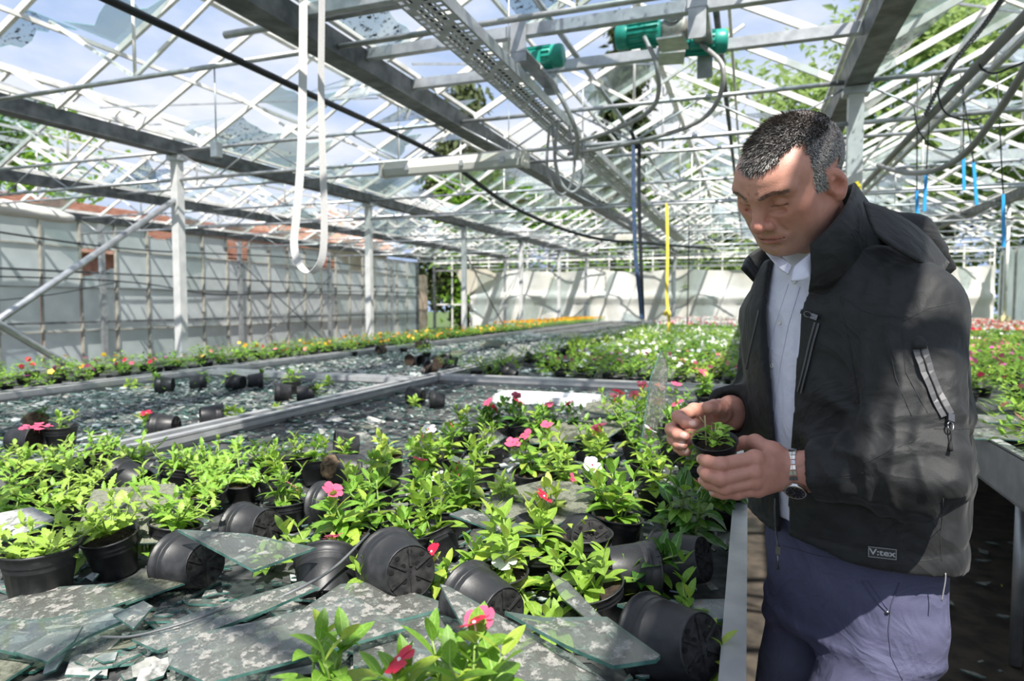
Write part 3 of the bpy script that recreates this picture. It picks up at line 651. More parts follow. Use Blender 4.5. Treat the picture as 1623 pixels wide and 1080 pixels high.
vinca(t, M @ Vector((0, 0, .08)), .05, pr, 'dark', 5, .062, (), (1.4, -.6), 30)
lying_pot(1080, 888, .895, 145, 105, 'dark overturned pot beneath the dark green vinca')
lying_pot(975, 765, .88, 190, 85, 'small grey pot on its side half under leaves, mid bench', .9)
lying_pot(660, 628, .88, 160, 90, 'far tipped pot leaning on the bench rim with a seedling', .9, soil=True)
lying_pot(693, 634, .88, 190, 85, 'far tipped pot lying open to the left, right of another', .85, soil=True)
lying_pot(845, 868, .885, 100, 70, 'black pot lying behind the pale vinca', .95)
lying_pot(785, 705, .88, 140, 80, 'black pot tipped among the dark green vincas', .95)
lying_pot(770, 960, .88, 130, 92, 'black pot lying under the long bright glass edge', 1.05)
t = thing('plant_pot', 'upright black pot with only a bare stump and soil, before the base showing pot', 'pot', at(925, 915)); upright_pot(t); vinca(t, (0, 0, .07), .03, pr, 'yel', 1, .04)
t = thing('plant_pot', 'upright dark pot standing in shade under the hands at the bench edge', 'pot', at(1146, 822)); upright_pot(t, 1.05)
t = thing('plant_pot', 'upright pot right behind the lying pot with the falling plant', 'pot', at(972, 882)); upright_pot(t, .95)
# on the bench to the left
G2 = 'loose pots on the glass strewn left bench'
t, M = lying_pot(38, 698, .885, 0, 92, 'pot on its side with black soil facing right, far left', 1., soil=True)
t = thing('plant_pot', 'upright pot with one thin seedling on the left bench', 'pot', at(98, 714)); upright_pot(t); vinca(t, (0, 0, .08), .07, pr, 'lime', 1, .05)
t, M = lying_pot(262, 676, .885, 180, 92, 'tipped pot with a crimson and white flower spilling from its mouth', 1., soil=True); vinca(t, M @ Vector((0, 0, .08)), .03, pr, 'mid', 4, .06, ('red',), (-2., -.5))
t, M = lying_pot(335, 660, .885, 30, 92, 'black pot lying by the dividing rim with leaves at its mouth', 1., soil=True); vinca(t, M @ Vector((0, 0, .08)), .03, pr, 'lime', 3, .055, (), (2., .5))
t = thing('root_ball', 'bare dark root ball with wilted leaves, knocked out of its pot, far left', 'root ball', at(45, 668, .87)); part('soil_lump', BALLM[2], t, Matrix.Rotation(1.5, 4, 'Y')); vinca(t, (.05, 0, .01), .04, pr, 'dark', 2, .05, (), (1.5, 0))
for px, py, az, lab in ((262, 610, 190, 'crushed black pot by the left bench rim with green leaves'), (314, 606, 20, 'small grey pot lying at the far rim of the left bench'), (375, 606, 170, 'black pot lying in the far corner of the left bench'), (405, 604, 20, 'second black pot lying in the far corner of the left bench')):
    t, M = lying_pot(px, py, .885, az, 90, lab, 1., soil=True); vinca(t, M @ Vector((0, 0, .08)), .05, pr, 'mid', 3, .06, (), (0, 0))
t = thing('plant_pot', 'upright pot with a wilted plant standing near the dividing rim', 'pot', at(463, 628)); upright_pot(t); vinca(t, (0, 0, .08), .10, pr, 'mid', 3, .055)
t, M = lying_pot(448, 622, .885, 200, 90, 'tipped pot touching the upright pot near the dividing rim', 1., soil=True)
t, M = lying_pot(484, 624, .885, 20, 90, 'tipped pot spilling pale leaves near the dividing rim', 1., soil=True); vinca(t, M @ Vector((0, 0, .08)), .03, pr, 'lime', 4, .06, (), (1.8, 0))
for px, py, lab in ((30, 712, 'pink flowered sprig lying at the far left edge'), (80, 745, 'wilted green sprig on the glass at the left'), (210, 615, 'green sprig lying by the rim of the left bench'), (655, 645, 'pale sprig lying in front of the far tipped pots'), (380, 668, 'bunch of loose leaves lying along the dividing rim'), (520, 612, 'pale wilted sprig near the corner of the left bench'), (440, 660, 'green sprig lying on the near side of the dividing rim')):
    t = thing('plant_sprig', lab, 'plant', at(px, py, BZ + .01)); vinca(t, (0, 0, 0), .04, pr, 'lime', 3, .06, ('pink',) if px == 30 else ())

for px, py, kd, fl_ in [(480, 880, 'lime', ()), (540, 905, 'mid', ('pink',)), (590, 930, 'lime', ()), (430, 900, 'lime', ()), (690, 930, 'mid', ('red',)), (740, 910, 'lime', ()), (830, 955, 'lime', ('white',)), (880, 940, 'mid', ()), (915, 965, 'lime', ()), (1010, 945, 'mid', ()), (660, 870, 'mid', ()), (610, 850, 'lime', ('white',)), (520, 850, 'mid', ()), (770, 900, 'mid', ()), (800, 810, 'lime', ()), (870, 830, 'lime', ()), (930, 800, 'mid', ('pink',)), (1000, 810, 'lime', ()), (1060, 850, 'mid', ()), (680, 800, 'mid', ('white',)), (740, 790, 'lime', ('pink',)), (580, 780, 'lime', ()), (470, 810, 'mid', ('salmon',)), (230, 880, 'verb', ()), (130, 885, 'verb', ()), (850, 760, 'mid', ()), (905, 775, 'lime', ()), (700, 720, 'lime', ()), (660, 720, 'mid', ()), (870, 1010, 'lime', ()), (1090, 985, 'mid', ())]:
    p = at(px, py, BZ + .02); t = thing('plant_sprig', 'broken leafy sprig lying between the pots of the near bench', 'plant', p, (0, 0, pr.uniform(0, 6)), 'broken sprigs between the pots of the near bench')
    vinca(t, (0, 0, 0), .05, pr, kd, 3, .050, fl_, (pr.uniform(-.8, .8), pr.uniform(-.8, .8)), 18)
# ================================================================ broken roof glass on the benches
gp = random.Random(17)
G_EDGE = mat('green_glass_edge', (.03, .10, .085), .15, 0, (.10, .21, .185), 40)
G_CLEAR = glassmat('fallen_glass', (.78, .86, .84), (.34, .345, .32), .36, 34, haze=.20, gloss=1.36)
G_LICHEN = glassmat('lichen_spotted_glass', (.78, .86, .84), (.36, .355, .33), .46, 52, haze=.24, gloss=1.36)
G_MOSS = glassmat('mossy_glass', (.62, .70, .64), (.22, .23, .18), .70, 22, haze=.34, gloss=1.16)
G_WHITE = glassmat('chalky_glass', (.8, .86, .85), (.50, .50, .48), .80, 10, haze=.28, gloss=1.25)
def pane(name, label, px, z, ax, ay, m, th=.004, group=None, z2=None):
    """a piece of sheet glass lying on the plane z + ax*dx + ay*dy; outline in photograph places, thickness along the plane's normal"""
    cx = sum(p[0] for p in px) / len(px); cy = sum(p[1] for p in px) / len(px)
    c = at(cx, cy, z); a, b = ax, ay
    w = lambda x, y: CAMROT.inverted() @ Vector((x, y, 0))
    g = CAMROT @ Vector((a, b, 0))                           # slope given in the photo's axes (right, away)
    pts = [at(x, y, z, g.x, g.y, (c.x, c.y)) for x, y in px]
    n = Vector((-g.x, -g.y, 1)).normalized()
    vs = [p - c for p in pts] + [p - c + n * th for p in pts]; k = len(pts)
    mb = MB().add(vs, [tuple(range(k))[::-1], tuple(range(k, 2 * k))], 0)
    mb.add(vs, [(i, (i + 1) % k, k + (i + 1) % k, k + i) for i in range(k)], 1)
    o = link(bpy.data.objects.new(name, mb.mesh(name, m, G_EDGE))); o.location = c
    return tag(o, label, 'glass pane', group)
pane('sheet_of_glass', 'dark see-through rectangular pane leaning among the serrated plants, left', [(149, 778), (278, 768), (284, 800), (262, 862), (112, 868)], .93, 0, .55, G_MOSS)
pane('sheet_of_glass', 'chalky white speckled pane at the left edge above the serrated plants', [(-30, 822), (52, 806), (92, 826), (-10, 868), (-40, 862)], .95, .05, .25, G_WHITE)
pane('sheet_of_glass', 'clear pane with a dark green edge resting on the dented pot', [(281, 843), (392, 850), (500, 872), (402, 908)], .945, -.12, .10, G_CLEAR, .005)
pane('sheet_of_glass', 'wide clear pane at the bottom left with a curved broken front edge', [(-20, 985), (70, 985), (176, 966), (225, 975), (140, 1012), (75, 1052), (-20, 1030)], .865, 0, .08, G_CLEAR, .005)
pane('sheet_of_glass', 'grey lit triangular glass piece lying on the wide clear pane, bottom left', [(22, 1036), (80, 1004), (132, 995), (118, 1020), (76, 1053)], .872, .02, .15, G_CLEAR)
pane('sheet_of_glass', 'large lichen spotted sheet pointing right, below the big overturned pot', [(265, 1026), (330, 1005), (405, 990), (560, 950), (650, 998), (480, 1048), (330, 1088), (268, 1060)], .885, .0, .06, G_LICHEN, .005)
pane('sheet_of_glass', 'long lichen spotted strip of glass with dark front edge, left of the big overturned pot', [(210, 1018), (300, 978), (480, 925), (505, 935), (420, 972), (250, 1036)], .875, .02, .10, G_LICHEN, .005)
pane('sheet_of_glass', 'dull glass sheet under the serrated plants at the left edge', [(-20, 965), (70, 935), (150, 930), (225, 948), (120, 984), (-20, 992)], .858, 0, .06, G_LICHEN)
pane('sheet_of_glass', 'mossy glass strip lying right of the large drooping potted plant', [(170, 935), (235, 908), (300, 905), (300, 925), (200, 960)], .862, 0, .08, G_MOSS)
pane('sheet_of_glass', 'small bright triangular glass chip in the lower left glass heap', [(180, 978), (228, 956), (243, 965), (212, 1000)], .884, .05, .1, G_CLEAR)
pane('sheet_of_glass', 'broad lichen spotted sheet right of the sunken rim, running under the big overturned pot', [(480, 970), (540, 930), (600, 926), (690, 955), (715, 965), (640, 985), (560, 990)], .872, .0, .05, G_LICHEN, .005)
pane('sheet_of_glass', 'long narrow pane with a bright upper edge pointing to the lower right', [(697, 930), (712, 935), (800, 985), (900, 1040), (960, 1085), (770, 1085), (735, 1000)], .915, -.10, .12, G_LICHEN, .005)
pane('sheet_of_glass', 'dark grey pane lying flat at the bottom centre', [(560, 1010), (690, 975), (760, 1000), (800, 1085), (640, 1095), (560, 1060)], .862, 0, .03, G_CLEAR, .005)
pane('sheet_of_glass', 'clear corner pane with rounded point at the lower right', [(800, 975), (862, 985), (962, 984), (1046, 1045), (1040, 1052), (972, 1062), (895, 1028)], .93, .0, .08, G_CLEAR, .006)
pane('sheet_of_glass', 'long thin glass sliver behind the overturned pot at the bench edge', [(978, 962), (1010, 956), (1158, 954), (1156, 985), (1060, 992)], .875, 0, .03, G_CLEAR, .005)
pane('sheet_of_glass', 'narrow upright glass sliver between pale leaves, lower right of centre', [(868, 908), (900, 925), (958, 985), (930, 984), (890, 950)], .93, .1, .5, G_CLEAR)
pane('sheet_of_glass', 'mossy pane lying mid bench behind the leaning yellowing vinca', [(775, 784), (860, 764), (905, 766), (945, 785), (930, 815), (880, 835), (790, 822)], .925, 0, .12, G_MOSS)
pane('sheet_of_glass', 'clear narrow pane with bright edge left of the mossy pane', [(712, 818), (740, 808), (850, 842), (858, 852), (800, 850)], .94, -.05, .15, G_CLEAR)
pane('sheet_of_glass', 'dirty pane sheet behind the pink double flower', [(836, 690), (900, 670), (985, 664), (1000, 672), (960, 698), (840, 705)], .90, 0, .15, G_MOSS)
pane('sheet_of_glass', 'grey pane behind the rows of dark green vinca', [(930, 640), (990, 632), (1012, 650), (960, 660), (925, 655)], .90, 0, .12, G_MOSS)
pane('sheet_of_glass', 'leaning glass sliver among the dark green vincas', [(735, 735), (795, 690), (800, 695), (742, 742)], .93, .1, .5, G_CLEAR)
pane('sheet_of_glass', 'small bluish glass pieces heap nearest the bench edge', [(1130, 858), (1166, 842), (1172, 862), (1150, 875)], .85, 0, .1, G_CLEAR)
# the pane that stands upright among the tall vincas, grown over with lichen
c0 = at(1010, 745); wv = (CAMROT @ Vector((.115, .12, 0)))
m = MB(); up = [(0, 0), (1.0, 0), (1.45, .33), (1.1, .40), (.55, .30)]
vs = [wv * (x * .8) + Vector((0, 0, .01 + z)) for x, z in up]; n = wv.cross(Vector((0, 0, 1))).normalized() * .004
m.add(vs + [v + n for v in vs], [(0, 1, 2, 3, 4), (9, 8, 7, 6, 5)], 0); m.add(vs + [v + n for v in vs], [(i, (i + 1) % 5, 5 + (i + 1) % 5, 5 + i) for i in range(5)], 1)
o = link(bpy.data.objects.new('sheet_of_glass', m.mesh('glass_pane', G_LICHEN, G_EDGE))); o.location = c0; tag(o, 'lichen covered pane standing upright among the tall pink flowered vincas', 'glass pane')

def shard_poly(r, s):
    n = r.choice((3, 4, 4, 5)); a0 = r.uniform(0, 6.28); asp = r.uniform(.35, .9)
    pts = []
    for i in range(n):
        a = a0 + 2 * math.pi * (i + r.uniform(-.25, .25)) / n; q = s * r.uniform(.6, 1.1); pts.append((q * math.cos(a), q * asp * math.sin(a)))
    a = r.uniform(0, 6.28); c, d = math.cos(a), math.sin(a)
    return [(x * c - y * d, x * d + y * c) for x, y in pts]
SH_MAT = [G_CLEAR, G_LICHEN, G_LICHEN, G_MOSS, G_WHITE]
protos = []
for k in range(24):
    protos.append(MB().prism(shard_poly(gp, .055), 0, .004, mi=0, mi_edge=1).mesh('glass_shard', gp.choice(SH_MAT), G_EDGE))
def scatter(n, fx, group, label, smin, smax, zmax):
    for i in range(n):
        x, y = fx(i); s = gp.uniform(smin, smax)
        o = link(bpy.data.objects.new('glass_shard', protos[gp.randrange(24)])); o.location = (x, y, BZ + .004 + gp.uniform(0, zmax) * (1 - s))
        o.rotation_euler = (gp.gauss(0, .10), gp.gauss(0, .10), gp.uniform(0, 6.28)); o.scale = (s, s, 1)
        tag(o, label, 'shard', group)
def from_px(x0, x1, y0, y1):
    def f(i):
        p = at(gp.uniform(x0, x1), gp.uniform(y0, y1)); return p.x, p.y
    return f
scatter(92, from_px(-60, 640, 925, 1095), 'broken glass in the lower left heap', 'jagged greenish glass shard in the heap at the lower left of the near bench', .7, 1.9, .035)
scatter(40, from_px(560, 1140, 850, 1080), 'broken glass between the near pots', 'jagged glass shard lying between the pots of the near bench', .3, .9, .02)
scatter(95, from_px(330, 1000, 622, 740), 'broken glass on the open back of the near bench', 'glass shard on the bare glass field at the back of the near bench', .5, 1.5, .02)
scatter(75, from_px(-20, 560, 600, 715), 'broken glass on the left bench', 'glass shard on the glass strewn left bench beyond the dividing rim', .6, 1.6, .015)
def crumbs(name, label, x0, x1, y0, y1, n, smin, smax, ms):
    for k, mm in enumerate(ms):
        mb = MB()
        for i in range(n // len(ms)):
            M = Matrix.Translation((gp.uniform(x0, x1), gp.uniform(y0, y1), BZ + gp.uniform(.001, .016))) @ Euler((gp.gauss(0, .22), gp.gauss(0, .22), gp.uniform(0, 6.28))).to_matrix().to_4x4()
            mb.prism(shard_poly(gp, gp.uniform(smin, smax) ), 0, .003, M, 0, 1)
        o = stuff(link(bpy.data.objects.new(name, mb.mesh(name, mm, G_EDGE)))); tag(o, label if not k else label.replace('crushed', 'crumbled') if k == 1 else label.replace('crushed', 'powdery'), 'broken glass')
G_SOLID = mat('crushed_glass', (.17, .20, .195), .22, 0, (.42, .45, .44), 30, lo=.4, hi=.6)
G_SOLID2 = mat('dirty_glass_crumb', (.12, .13, .12), .5, 0, (.36, .36, .33), 40)
crumbs('broken_glass', 'small crushed glass covering the open parts of the near bench', -2.07, -.05, .3, 4.22, 3600, .006, .028, (G_SOLID, G_SOLID2, G_LICHEN))
crumbs('broken_glass', 'small crushed glass thickly covering the left bench', -4.0, -2.25, .8, 4.0, 4200, .008, .036, (G_SOLID, G_SOLID2, G_LICHEN))
crumbs('broken_glass', 'small crushed glass on the farther left bench', -4.0, -2.25, 4.2, 12, 4200, .012, .05, (G_SOLID, G_SOLID2))
crumbs('broken_glass', 'small crushed glass among the pots of the long bench', -2.07, -.05, 4.45, 9, 900, .02, .06, (G_SOLID, G_SOLID2))
# slivers on the aisle floor
mb = MB()
for i in range(240):
    M = Matrix.Translation((gp.uniform(.05, 3.2), gp.uniform(.5, 4.5), gp.uniform(.004, .012))) @ Euler((gp.gauss(0, .1), gp.gauss(0, .1), gp.uniform(0, 6.28))).to_matrix().to_4x4()
    mb.prism(shard_poly(gp, gp.choice((.012, .02, .03, .05))), 0, .004, M, 0, 1)
tag(stuff(link(bpy.data.objects.new('floor_glass', mb.mesh('floor_glass', G_SOLID2, G_EDGE)))), 'scattered glass bits on the dark aisle soil behind the man', 'broken glass')
mb = MB()
for i in range(60):
    M = Matrix.Translation((gp.uniform(.1, 3.0), gp.uniform(.6, 4.), .016)) @ Euler((gp.gauss(0, .3), gp.gauss(0, .3), gp.uniform(0, 6.28))).to_matrix().to_4x4()
    mb.prism(shard_poly(gp, .014), 0, .001, M, gp.choice((0, 0, 1)))
tag(stuff(link(bpy.data.objects.new('fallen_petals', mb.mesh('fallen_petals', F_PINK, L_YEL)))), 'fallen pink petals and bits of leaf on the dark aisle soil', 'petals')
# long thin wire lying over the glass, styrofoam tray behind
wp = [at(395, 968, .87), at(470, 935, .89), at(530, 900, .90), at(585, 846, .93)]
o = link(bpy.data.objects.new('metal_wire', MB().tube(spline(wp, 6), .0028, 6).mesh('metal_wire', GALV_D))); tag(o, 'thin dark wire running over the glass heap up to the broad leaved vinca', 'wire')
wp = [at(160, 1010, .872), at(215, 1008, .875), at(300, 985, .885), at(395, 950, .88)]
o = link(bpy.data.objects.new('metal_wire', MB().tube(spline(wp, 6), .0022, 6).mesh('metal_wire', GALV_D))); tag(o, 'thin bent wire lying on the clear panes at the lower left', 'wire')
foam = mat('styrofoam', (.86, .87, .86), .8, 0, (.78, .80, .80), 40, bump=.2)
p = at(868, 638); t = thing('foam_tray', 'white styrofoam tray lying at the back of the near bench before the cross rim', 'tray', p, (0, 0, R(3)))
part('tray_base', MB().box((0, 0, .012), (.60, .24, .02)).mesh('tray_base', foam), t)
for a, b in (((-.29, 0), (.02, .24)), ((.29, 0), (.02, .24)), ((0, -.11), (.60, .02)), ((0, .11), (.60, .02))): part('tray_rim', MB().box((a[0], a[1], .03), (b[0], b[1], .03)).mesh('tray_rim', foam), t)
# ================================================================ crowds of bedding plants on the farther benches
fr = random.Random(31)
def foliage_mesh(seed, h, w, n, m1, m2, L=.045):
    r = random.Random(seed); mb = MB()
    for i in range(n):
        a = r.uniform(0, 6.28); q = w * math.sqrt(r.random()); z = h * r.uniform(.15, 1.) * (1 - .45 * (q / w) ** 2)
        M = lmat(Vector((math.cos(a) * q * .7, math.sin(a) * q * .7, .07 + z)), a - math.pi / 2 + r.uniform(-.8, .8), r.uniform(-.2, .9), L * r.uniform(.7, 1.25), r.uniform(-.4, .4))
        vs = [M @ Vector(v) for v in ((0, 0, 0), (-.2, .4, .05), (0, .45, 0), (.2, .4, .05), (0, 1, -.12))]
        mb.add(vs, [(0, 2, 1), (0, 3, 2), (1, 2, 4), (2, 3, 4)], 0 if r.random() < .65 else 1, True)
    return mb.mesh('foliage', m1, m2)
def blossom_mesh(m, r0=.023):
    pts = []
    for i in range(10): a = i * math.pi / 5; q = r0 if i % 2 == 0 else r0 * .72; pts.append((q * math.cos(a), q * math.sin(a), .003))
    return MB().add([(0, 0, 0)] + pts, [(0, 1 + i, 1 + (i + 1) % 10) for i in range(10)], 0, True).mesh('blossom', m)
BL = {k: blossom_mesh(m) for k, m in dict(white=F_WHITE, pink=F_PINK, red=F_RED, magenta=F_MAG, salmon=F_SAL, orange=F_ORANGE, yellow=F_YEL).items()}
FOL = [foliage_mesh(i, .13, .13, 64, L_MID, L_LIME) for i in range(3)] + [foliage_mesh(i + 9, .12, .12, 56, L_LIME, L_YEL) for i in range(2)] + [foliage_mesh(i + 19, .14, .13, 60, L_MID, L_DARK) for i in range(2)]
FLOW = [foliage_mesh(i + 29, .10, .11, 64, L_VERB, L_MID, .036) for i in range(3)]
SPOT = pot_mesh(n=12)
def far_plant(x, y, name, label, group, fol, cols, nb, hb=.165, spread=.08, tip=None):
    t = thing(name, label, 'plant', (x, y, BZ), (0, 0, fr.uniform(0, 6.28)), group)
    M = Matrix.Diagonal((.85, .85, .62, 1)) if tip is None else Matrix.Translation((0, 0, .045)) @ Matrix.Rotation(R(tip), 4, 'X')
    part('pot', SPOT, t, M); M = Matrix.Translation((0, 0, -.022)) if tip is None else M; part('foliage', fr.choice(fol), t, M @ Matrix.Scale(fr.uniform(.95, 1.25), 4))
    for i in range(nb):
        a = fr.uniform(0, 6.28); q = spread * math.sqrt(fr.random())
        part('blossom', BL[fr.choice(cols)], t, M @ Matrix.Translation((math.cos(a) * q, math.sin(a) * q, hb + fr.uniform(-.02, .03))) @ Euler((fr.gauss(.5, .4), fr.gauss(0, .5), 0)).to_matrix().to_4x4())
    return t
def far_mass(name, label, spots, fol, cols, nb, scale=1.):
    """the plants beyond the first few hundred, joined"""
    mb = MB(); ms = list(dict.fromkeys([m for f in fol for m in f.materials] + [BL[c].materials[0] for c in cols]))
    ix = {m.name: i for i, m in enumerate(ms)}
    for x, y in spots:
        f = fr.choice(fol); z = Matrix.Translation((x, y, BZ)) @ Matrix.Rotation(fr.uniform(0, 6.28), 4, 'Z'); vs = [z @ v.co for v in f.vertices]; n = len(mb.v)
        mb.v.extend([tuple(v) for v in vs])
        for p in f.polygons: mb.f.append(tuple(n + i for i in p.vertices)); mb.mi.append(ix[f.materials[p.material_index].name]); mb.sm.append(True)
        for i in range(nb):
            c = Vector((x + fr.uniform(-.1, .1), y + fr.uniform(-.1, .1), BZ + .185)); r_ = .024; b = BL[fr.choice(cols)]
            mb.add([c + Vector((r_ * math.cos(k), -.3 * r_ * math.cos(k * 2), r_ * math.sin(k))) for k in (0, 1.26, 2.5, 3.8, 5.)], [(0, 1, 2, 3, 4)], ix[b.materials[0].name], True)
    o = stuff(link(bpy.data.objects.new(name, mb.mesh(name, *ms)))); tag(o, label, 'flower bed'); return o
# long bench beyond: dense on the right, broken up with glass and tipped pots on the near left
rest = []; cnt = 0; y = 4.58
while y < 21.3:
    x = -2.0 + fr.uniform(0, .1)
    while x < -.05:
        left = x < -1.25 - .02 * y and y < 9.5
        skip = fr.random() < (.55 if left else .10)
        if not skip:
            px, py = x + fr.uniform(-.05, .05), y + fr.uniform(-.06, .06)
            if cnt < 285:
                w = fr.random()
                if left and w < .4: far_plant(px, py, 'white_vinca', 'tipped potted plant among glass at the near left corner of the long bench', 'tipped plants at the near left of the long bench', FOL, ('white', 'pink'), fr.choice((0, 0, 1)), tip=fr.uniform(60, 95))
                else: far_plant(px, py, 'white_vinca', 'potted vinca with white blossoms in the dense crowd on the long bench', 'white vinca crowd on the long bench', FOL, ('white', 'white', 'white', 'pink') if y < 6 else ('white',), fr.choice((0, 1, 2)) if left else fr.choice((1, 2, 3)) if y < 5.8 else fr.choice((2, 3, 4, 5)))
                cnt += 1
            else: rest.append((px, py))
        x += .215 if y < 10 else .235
    y += .215 if y < 10 else .24
if rest: far_mass('flower_bed', 'white and green mass of vinca at the far end of the long bench', rest, FOL, ('white', 'white', 'white', 'pink'), 3)
for i, (px, py, a, b) in enumerate([(820, 560, .16, .9), (780, 545, .18, .3), (870, 548, .16, .35), (905, 532, .2, .25), (760, 520, .2, .2), (965, 590, .13, .4), (1040, 590, .16, .6), (720, 560, .15, .15), (840, 530, .18, .2)]):
    p = at(px, py, BZ + .06); mb = MB().prism([(-a, -a * .6), (a, -a * .7), (a * .8, a * .6), (-a * .5, a * .8)], 0, .004, mi=0, mi_edge=1)
    o = link(bpy.data.objects.new('sheet_of_glass', mb.mesh('glass_pane', G_MOSS if i % 2 else G_LICHEN, G_EDGE))); o.location = p; o.rotation_euler = (b, fr.uniform(-.2, .2), fr.uniform(-.6, .6))
    tag(o, 'grey slab of fallen glass lying over the plants of the long bench', 'glass pane', 'fallen panes on the long bench')
# plastic pots left lying near the corner of the long bench
for px, py, lab in ((655, 572, 'dark pot lying on the farther left bench'), (668, 548, 'dark pot beside the marigolds on the farther left bench'), (690, 590, 'flattened dark pot at the corner of the long bench'), (700, 577, 'black pot standing at the corner of the long bench'), (610, 555, 'black pot at the rim of the farther left bench'), (708, 572, 'upright black pot with a sprout at the corner of the long bench')):
    p = at(px, py, BZ + .05); t = thing('plant_pot', lab, 'pot', p); part('pot', SPOT, t, Euler((R(fr.uniform(60, 100)), 0, fr.uniform(0, 6))).to_matrix().to_4x4()); part('soil', SOILM[0], t, Euler((R(80), 0, 0)).to_matrix().to_4x4())
for px, py in ((640, 560), (676, 568), (560, 566), (715, 592), (755, 600)):
    p = at(px, py, BZ); far_plant(p.x, p.y, 'young_plant', 'loose leafy plant on the farther glass strewn bench', 'loose plants on the farther left bench', FOL, ('white',), 0)
# narrow bench of bedding flowers behind
cnt = 0; rest = []; y = 1.0
while y < 20.2:
    for x in (-4.28, -4.55, -4.84, -5.12):
        px, py = x + fr.uniform(-.05, .05), y + fr.uniform(-.06, .06)
        if 4.2 < py < 5.2 and px < -4.9 and fr.random() < .7: continue
        if cnt < 170 and py > 1.8:
            if py < 4.3: c, l, g = ('red', 'pink', 'magenta', 'orange', 'yellow'), 'mixed red and pink bedding plant in the bed at the left edge', 'mixed bedding plants at the left'
            elif py < 5.6: c, l, g = ('salmon', 'red', 'salmon'), 'leafy bedding plant with a few salmon flowers around the nearest post', 'leafy plants around the nearest post'
            else: c, l, g = ('orange', 'orange', 'yellow', 'orange'), 'small orange flowered bedding plant in the row along the white wall', 'orange bedding plants along the left posts'
            far_plant(px, py, 'bedding_plant', l, g, FLOW, c, fr.choice((1, 2, 3)) if not 4.3 <= py < 5.6 else fr.choice((0, 0, 1, 2)), .15); cnt += 1
        elif py > 1.8: rest.append((px, py))
    y += .27
if rest: far_mass('flower_bed', 'orange flowering mass at the far end of the narrow left bench', rest, FLOW, ('orange', 'yellow'), 3)
# behind the man: bands of red, white, pink
rest = []; cnt = 0
for y in [2.35 + .2 * i for i in range(95)]:
    for x in [.98 + .22 * i for i in range(9)] + [3.42 + .24 * i for i in range(11)]:
        q = x / y
        if not (.12 < q < .62) or (x > 3 and y < 8) or (not .20 < q < .42 and fr.random() < .35): continue
        px, py = x + fr.uniform(-.05, .05), y + fr.uniform(-.06, .06)
        if py < 5.5 and fr.random() < .35: continue
        if py < 5.5: c, l = ('red', 'salmon'), 'potted vinca with red flowers on the grey sided bench'
        elif py < 7.5: c, l = ('magenta', 'pink'), 'potted plant with magenta flowers on the grey sided bench'
        elif py < 9.5: c, l = ('salmon', 'pink'), 'potted plant with salmon pink flowers on the grey sided bench'
        elif py < 12.5: c, l = ('white', 'white', 'pink'), 'potted plant with white flowers toward the far right'
        else: c, l = ('salmon', 'red'), 'potted plant with red flowers near the end wall at the right'
        if cnt < 110 or (.2 < q < .40 and cnt < 280): far_plant(px, py, 'potted_flower', l, l.replace('potted plant', 'plants').replace('potted vinca', 'vincas'), FOL, c, fr.choice((1, 2, 3)), .17); cnt += 1
        else: rest.append((px, py))
if rest: far_mass('flower_bed', 'salmon and green mass of bedding plants at the far right end', rest, FOL, ('salmon', 'red', 'white'), 3)
for px, py, ax, ay in ((1600, 688, .22, .13), (1590, 665, .15, .1), (1615, 640, .2, .12)):
    p = at(px, py, BZ + .055); mb = MB().prism([(-ax, -ay), (ax, -ay * .8), (ax * .9, ay), (-ax * .8, ay * .6)], 0, .004, mi=0, mi_edge=1)
    o = link(bpy.data.objects.new('sheet_of_glass', mb.mesh('glass_pane', G_CLEAR, G_EDGE))); o.location = p; o.rotation_euler = (.05, .04, .3); tag(o, 'grey glass sheet lying on the grey sided bench behind the elbow of the man', 'glass pane', 'glass sheets behind the man')

